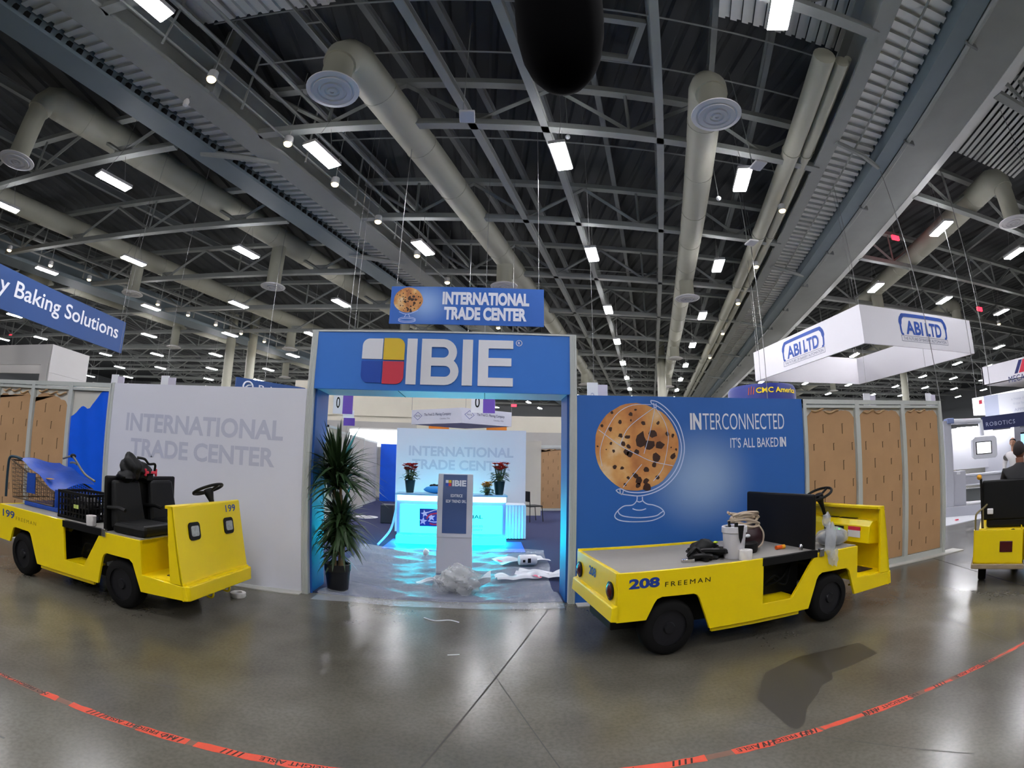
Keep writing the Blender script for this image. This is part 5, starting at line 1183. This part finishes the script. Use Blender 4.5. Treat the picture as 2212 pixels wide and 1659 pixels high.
# ABI ring
T = thing('hanging_sign', 'square white ring sign with blue ABI LTD logos at right', 'sign')
x0, x1, y0, y1, z0, z1 = 10.92, 16.8, 10.88, 17.4, 4.95, 6.15
t = MB().box(x0, x1, y0, y0+.06, z0, z1).box(x0, x1, y1-.06, y1, z0, z1).box(x0, x0+.06, y0+.06, y1-.06, z0, z1).box(x1-.06, x1, y0+.06, y1-.06, z0, z1)
t.build('ring_fabric', mat('bright_white_fabric', 'f4f2f8', .6), T)
t2 = MB().box(x0+.06, x1-.06, y0+.06, y0+.1, z0+.03, z0+.07); t2.build('inner_frame', m_alu, T)
def abi(o_, ux, k=1.42, kz=1.08):
    o_, ux = Vector(o_), Vector(ux); uz = Vector((0, 0, 1)); nn = ux.cross(uz); ux = ux*k; uz = uz*kz
    L = MB(); W_ = 1.75
    put_text(L, 'ABI', o_+ux*.2+uz*.22, ux, uz, .62*k, .42*kz, .03, depth=.006); put_text(L, 'LTD', o_+ux*.93+uz*.22, ux, uz, .62*k, .42*kz, .03, depth=.006)
    pts = [(.1, .22), (.04, .22), (.02, .4), (.03, .62), (.10, .75), (.25, .80), (1.5, .80), (1.66, .75), (1.73, .62), (1.74, .4), (1.72, .22), (1.66, .22)]
    pts = smooth_line(pts, 3); n = len(pts); vs = []
    for i, (a, b) in enumerate(pts):
        p = Vector(pts[max(0, i-1)]); q_ = Vector(pts[min(n-1, i+1)]); d = (q_-p).normalized(); nx, nz = -d.y, d.x; wd = .055 if b > .5 else .03
        vs += [o_+ux*(a-nx*wd)+uz*(b-nz*wd)+nn*.005, o_+ux*(a+nx*wd)+uz*(b+nz*wd)+nn*.005]
    L.add(vs, [(2*i, 2*i+2, 2*i+3, 2*i+1) for i in range(n-1)])
    L.build('logo_print', mat('abi_blue', '2a54b0', .5), T)
    G = MB(); put_text(G, 'THE FUTURE OF BAKERY AUTOMATION', o_+ux*.07+uz*.04, ux, uz, 1.62*k, .09*kz, .0, depth=.006)
    for (a, b, c, d) in ((0, .0, 1.76, .012), (0, .165, 1.76, .177), (0, 0, .012, .17), (1.748, 0, 1.76, .17)): G.add([o_+ux*a+uz*b+nn*.005, o_+ux*c+uz*b+nn*.005, o_+ux*c+uz*d+nn*.005, o_+ux*a+uz*d+nn*.005], [(0, 1, 2, 3)])
    G.build('tagline', mat('tagline_grey', '70748c', .5), T)
abi((12.68, y0, 5.13), (1, 0, 0)); abi((x0, 15.27, 5.11), (0, -1, 0))
for x, y in ((x0+.1, y0+.1), (x1-.1, y0+.1), (x0+.1, y1-.1), (x1-.1, y1-.1)): MB().tube([(x, y, z1), (x, y, 12.29)], .008, 5).build('hanging_cable', m_cable, T)
for P, Q, lab in (((9.35, 14.2, 3.2), (9.35, 14.2, 12.29), 'long white hanging cord left of the ring sign'), ((12.9, 9.8, 2.9), (11.0, 9.0, 12.29), 'long slanting cable crossing in front of the ring sign')):
    o = MB().tube([P, Q], .012, 6).build('rigging_cable', m_cable); tag(o, lab, 'cable')
# CMC sign
T = thing('hanging_sign', 'round dark blue sign with yellow CMC America lettering over the globe wall', 'sign', (10.6, 16.5, 0))
t = MB().lathe([(1.35, 3.3), (1.35, 4.36), (1.28, 4.5), (1.2, 4.5), (1.3, 3.3)], n=48); t.build('sign_drum', mat('navy_sign', '1c2f86', .5), T, smooth=True)
def on_drum(mb, body, a0, a1, zb, zt, bold):
    V, Fs = text_mesh(body, bold); xx0, xx1 = min(v[0] for v in V), max(v[0] for v in V); yy0, yy1 = min(v[1] for v in V), max(v[1] for v in V)
    mb.add([(1.37*sin(a0+(a1-a0)*(v[0]-xx0)/(xx1-xx0)), -1.37*cos(a0+(a1-a0)*(v[0]-xx0)/(xx1-xx0)), zb+(zt-zb)*(v[1]-yy0)/(yy1-yy0)) for v in V], Fs)
t = MB(); on_drum(t, 'CMC America', -.72, .6, 4.14, 4.34, .02); t.build('lettering', mat('yellow_lettering', 'f2d21c', .5, emit=.15), T)
t = MB()
for k in range(3): on_drum(t, '/', -.95+.07*k, -.9+.07*k, 4.1, 4.4-.03*abs(k-1), .05)
t.build('flame_mark', MATS['orange_plastic'], T); MB().tube([(0, 0, 4.4), (0, 0, 12.29)], .01, 5).build('hanging_cable', m_cable, T); MB().box(-1.2, 1.2, -.02, .02, 4.38, 4.42).build('cross_bar', m_alu, T)
# small blue sign behind white wall
T = thing('hanging_sign', 'blue slanted sign with a white ring logo behind the white wall', 'sign', (-9.3, 16.2, 0), radians(50))
MB().box(-.0, 3.0, 0, .08, 3.4, 4.43).build('sign_panel', MATS['deep_blue_sign'], T)
t = MB().tube([(.5+.2*cos(a*pi/12), -.01, 4.12+.2*sin(a*pi/12)) for a in range(24)], .035, 6, True).tube(smooth_line([(.36, -.01, 4.05), (.5, -.01, 4.18), (.62, -.01, 4.2)], 4), .03, 5); put_text(t, 'Baking', (.95, -.002, 4.0), (1, 0, 0), (0, 0, 1), 1.3, .26, .01)
t.build('logo_print', m_wl, T); MB().tube([(1.2, .04, 4.4), (1.2, .04, 12.29)], .01, 5).build('hanging_cable', m_cable, T)
# white fabric arch at the far left
T = thing('fabric_gantry', 'white translucent fabric gantry behind the cardboard frames at left', 'gantry', (-11.75, 9.6, 0))
m_thin = mat('thin_white_fabric', 'd4d1ce', .7)
MB().box(-6, -.06, 0, .05, 3.5, 4.06).build('front_valance', m_thin, T); MB().box(-.05, 0, 0, 1.5, 3.3, 4.06).build('side_valance', m_thin, T); MB().box(-6, -.06, 1.45, 1.5, 3.5, 4.06).build('rear_valance', m_thin, T)
MB().box(-.4, -.06, -.01, -.004, .2, 3.5).build('corner_drape', m_thin, T); MB().box(-.05, .0, 0, 1.5, .2, 3.295).build('side_drape', m_thin, T)
MB().box(-.16, -.06, .06, .16, 0, 3.5).build('leg', m_alu, T); MB().box(-6, -5.9, 0, .1, 0, 3.5).build('leg', m_alu, T); MB().box(-.16, -.06, 1.3, 1.4, 0, 3.5).build('leg', m_alu, T)

# ================================================================== RIGHT STANDS
o = MB().box(9.6, 17, 7.4, 13, .001, .02).build('stand_floor', mat('white_stand_floor', 'e8eaf0', .3)); tag(o, 'white glossy floor of the robot stand at right', 'stand floor')
m_mach = mat('pale_machine_grey', 'b9bac4', .4); m_machw = mat('machine_white', 'dfe1ea', .35)
RA = radians(-30)      # the cell faces the aisle
T = thing('robot_cell', 'pale grey robot cell with post, conveyor and arm at right edge', 'machine', (11.2, 8.4, .02), RA)
MB().box(-.35, 2.6, -.1, .0, 0, .24).box(-.35, -.3, 0, 1.2, 0, .24).box(-.35, 2.6, .0, 1.2, 0, .22).build('plinth', m_mach, T, bevel=.01)
MB().box(-.10, .12, -.08, .14, .24, 2.36).build('post', m_mach, T, bevel=.01); MB().box(2.2, 2.4, .3, .5, .24, 2.3).build('post', m_mach, T, bevel=.01); MB().box(-.1, .1, .95, 1.15, .24, 2.3).build('post', m_mach, T, bevel=.01)
MB().box(0, .2, -.12, .15, 2.28, 2.42).build('joint_box', mat('blue_grey_joint', '7d8cb8', .4), T, bevel=.02)
MB().tube([(.15, 0, 2.33), (1.0, -.02, 2.3)], .07, 12).build('support_arm', m_machw, T, smooth=True); MB().tube([(1.0, -.02, 2.32), (1.02, -.04, 1.93)], .06, 12).build('support_drop', m_machw, T, smooth=True)
mn = MB().prism([(.66, 1.42), (.74, 1.36), (1.32, 1.36), (1.38, 1.42), (1.38, 1.84), (1.32, 1.9), (.74, 1.9), (.66, 1.84)], -.16, -.06).build('monitor', m_machw, T, bevel=.01)
MB().box(.75, 1.22, -.165, -.16, 1.47, 1.78).build('screen_frame', m_black, mn); MB().box(.78, 1.19, -.17, -.165, 1.49, 1.76).build('screen', mat('white_screen_glow', 'f4f8ff', .4, emit=.85), mn)
MB().box(.1, 2.7, .05, .35, .95, 1.0).box(.1, 2.7, .05, .35, .72, .75).build('conveyor_rail', m_machw, T, bevel=.008); MB().box(.1, 2.7, .08, .32, .75, .95).build('conveyor_side', m_mach, T)
MB().box(.1, .5, 0, .3, .24, 1.1).build('control_cabinet', m_mach, T, bevel=.01); MB().box(.24, .34, -.006, 0, 1.02, 1.09).build('white_switch', m_whitepl, T)
MB().box(.15, 1.9, 1.0, 1.05, 1.1, 2.2).build('back_panel', mat('glassy_panel', 'cfcfd8', .2), T); MB().box(.55, 1.4, .3, .6, .3, .62).build('drive_unit', m_steeld, T, bevel=.02)
for x in (.5, 1.5): MB().tube([(x, .4, 2.16), (x+.6, .4, 2.16)], .03, 8).build('fill_tube', mat('white_fill_glow', 'ffffff', .4, emit=30), T)  # added fill tubes that brighten the stand
MB().box(1.6, 1.75, -.05, .1, .24, .7).build('leg', m_machw, T)
t = MB().tube(smooth_line([(-.25, .3, 1.9), (-.16, .25, 1.7), (-.24, .25, 1.4), (-.16, .2, 1.2), (-.22, .2, 1.05)], 5), .02, 8); t.build('hose', m_black, T, smooth=True)
MB().blob((-.3, .4, 1.75), .17, (.8, .8, 1.5)).blob((-.3, .5, 1.45), .12).build('robot_arm', m_machw, T, smooth=True); MB().blob((-.22, .2, .82), .05).build('blue_knob', MATS['logo_blue'], T, smooth=True); MB().blob((-.25, .3, .5), .13, (1, 1, 1)).build('dark_motor', m_steeld, T, smooth=True)
o = MB().tube([(10.6, 7.75, .03), (10.7, 7.74, .03)], .02, 8).build('red_marker', MATS['logo_red']); tag(o, 'tiny red marker on the edge of the white stand floor', 'marker')
# robotics banner and screen wall
T = thing('stand_fascia', 'navy fascia with white ROBOTICS lettering over the right stand', 'fascia', (12.25, 7.95, 0), radians(-62))
MB().box(0, 3.2, 0, .08, 2.08, 2.42).build('fascia_panel', mat('navy_fascia', '16204e', .5), T); put_text(MB(), 'ROBOTICS', (.1, -.002, 2.17), (1, 0, 0), (0, 0, 1), .78, .10, .004, 1.2).build('lettering', mat('pale_lettering', 'a9adc8', .5), T)
MB().box(3.1, 3.2, 0, .08, 0, 2.1).build('leg', m_alu, T)
T = thing('screen_wall', 'pale stand wall carrying a black framed blue screen', 'wall panel', (13.0, 8.1, .02), radians(-62))
MB().box(-.3, 3.2, .3, .4, 0, 2.06).build('wall_panel', m_mach, T); MB().box(.62, 1.7, .27, .3, 1.15, 1.93).build('screen_frame', m_black, T); MB().box(.66, 1.66, .262, .27, 1.19, 1.89).build('screen', mat('pale_blue_screen', '9cc8ee', .4, emit=.6), T)
# MECATHERM-like hanging sign
T = thing('hanging_sign', 'white hanging sign reading MECA with a red and navy mark at right', 'sign')
MB().box(16.9, 16.96, 4, 10.75, 3.78, 4.42).box(16.9, 22, 10.7, 10.76, 3.78, 4.42).box(16.9, 22, 4, 10.76, 3.78, 3.8).build('sign_body', MATS['bright_white_fabric'], T)
put_text(MB(), 'MECAT', (16.895, 9.64, 3.70), (0, -1, 0), (0, 0, 1), .80, .20, .0).build('lettering', mat('navy_lettering', '27306c', .5), T)
MB().add([(16.894, 9.38, 3.95), (16.894, 9.24, 3.95), (16.894, 9.0, 4.36), (16.894, 9.14, 4.36)], [(0, 1, 2, 3)]).build('navy_mark', MATS['navy_lettering'], T); MB().add([(16.894, 9.2, 3.95), (16.894, 8.85, 3.95), (16.894, 8.85, 4.36), (16.894, 8.98, 4.36)], [(0, 1, 2, 3)]).build('red_mark', MATS['logo_red'], T)
for y in (4.6, 10.5): MB().tube([(16.93, y, 4.42), (16.93, y, 12.29)], .01, 5).build('hanging_cable', m_cable, T)
T = thing('hanging_sign', 'lit white sign box with a small red square under the MECA sign', 'sign')
MB().box(15.0, 15.1, 7.0, 10.0, 2.68, 3.22).box(15.0, 18, 9.95, 10.05, 2.68, 3.22).build('sign_body', mat('lit_white_sign', 'f6f4fa', .5, emit=.5), T); MB().box(14.99, 15.0, 9.66, 9.78, 3.0, 3.12).build('red_square', MATS['logo_red'], T); put_text(MB(), 'RON', (14.992, 9.6, 3.0), (0, -1, 0), (0, 0, 1), .24, .08, .01).build('lettering', MATS['logo_red'], T); MB().tube([(15.05, 9.9, 3.2), (15.05, 9.9, 12.29)], .01, 5).build('hanging_cable', m_cable, T)
T = thing('hanging_sign', 'pale grey and white box sign with faint small lettering above the navy fascia', 'sign', (13.5, 8.6, 0), radians(-62))
MB().box(0, 3.0, 0, .06, 2.47, 3.06).build('sign_body', m_machw, T); MB().box(-.02, .4, -.006, 0, 2.47, 3.06).build('grey_print', mat('grey_blue_print', 'b0b6cc', .5), T)
t = MB(); put_text(t, 'A THANK YOU', (.78, -.004, 2.84), (1, 0, 0), (0, 0, 1), .46, .06, 0); put_text(t, 'TO OUR TEAM', (.82, -.004, 2.72), (1, 0, 0), (0, 0, 1), .36, .05, 0); put_text(t, 'APPS', (.84, -.004, 2.54), (1, 0, 0), (0, 0, 1), .3, .08, .01); t.build('lettering', m_greyl, T)
MB().tube([(.2, .03, 3.06), (.2, .03, 12.29)], .01, 5).tube([(2.8, .03, 3.06), (2.8, .03, 12.29)], .01, 5).build('hanging_cable', m_cable, T)
panel('cream_stand_wall', 15, 24, 17.5, 17.7, 0, 2.75, m_cream, 'long cream wall far behind the right stands', 'wall panel')
o = MB().box(14.2, 15.2, 12.0, 12.4, 2.2, 2.5).box(14.6, 14.7, 12.1, 12.2, 0, 2.2).build('orange_green_header', MATS['orange_plastic']); tag(o, 'small orange header strip behind the robot cell', 'header')
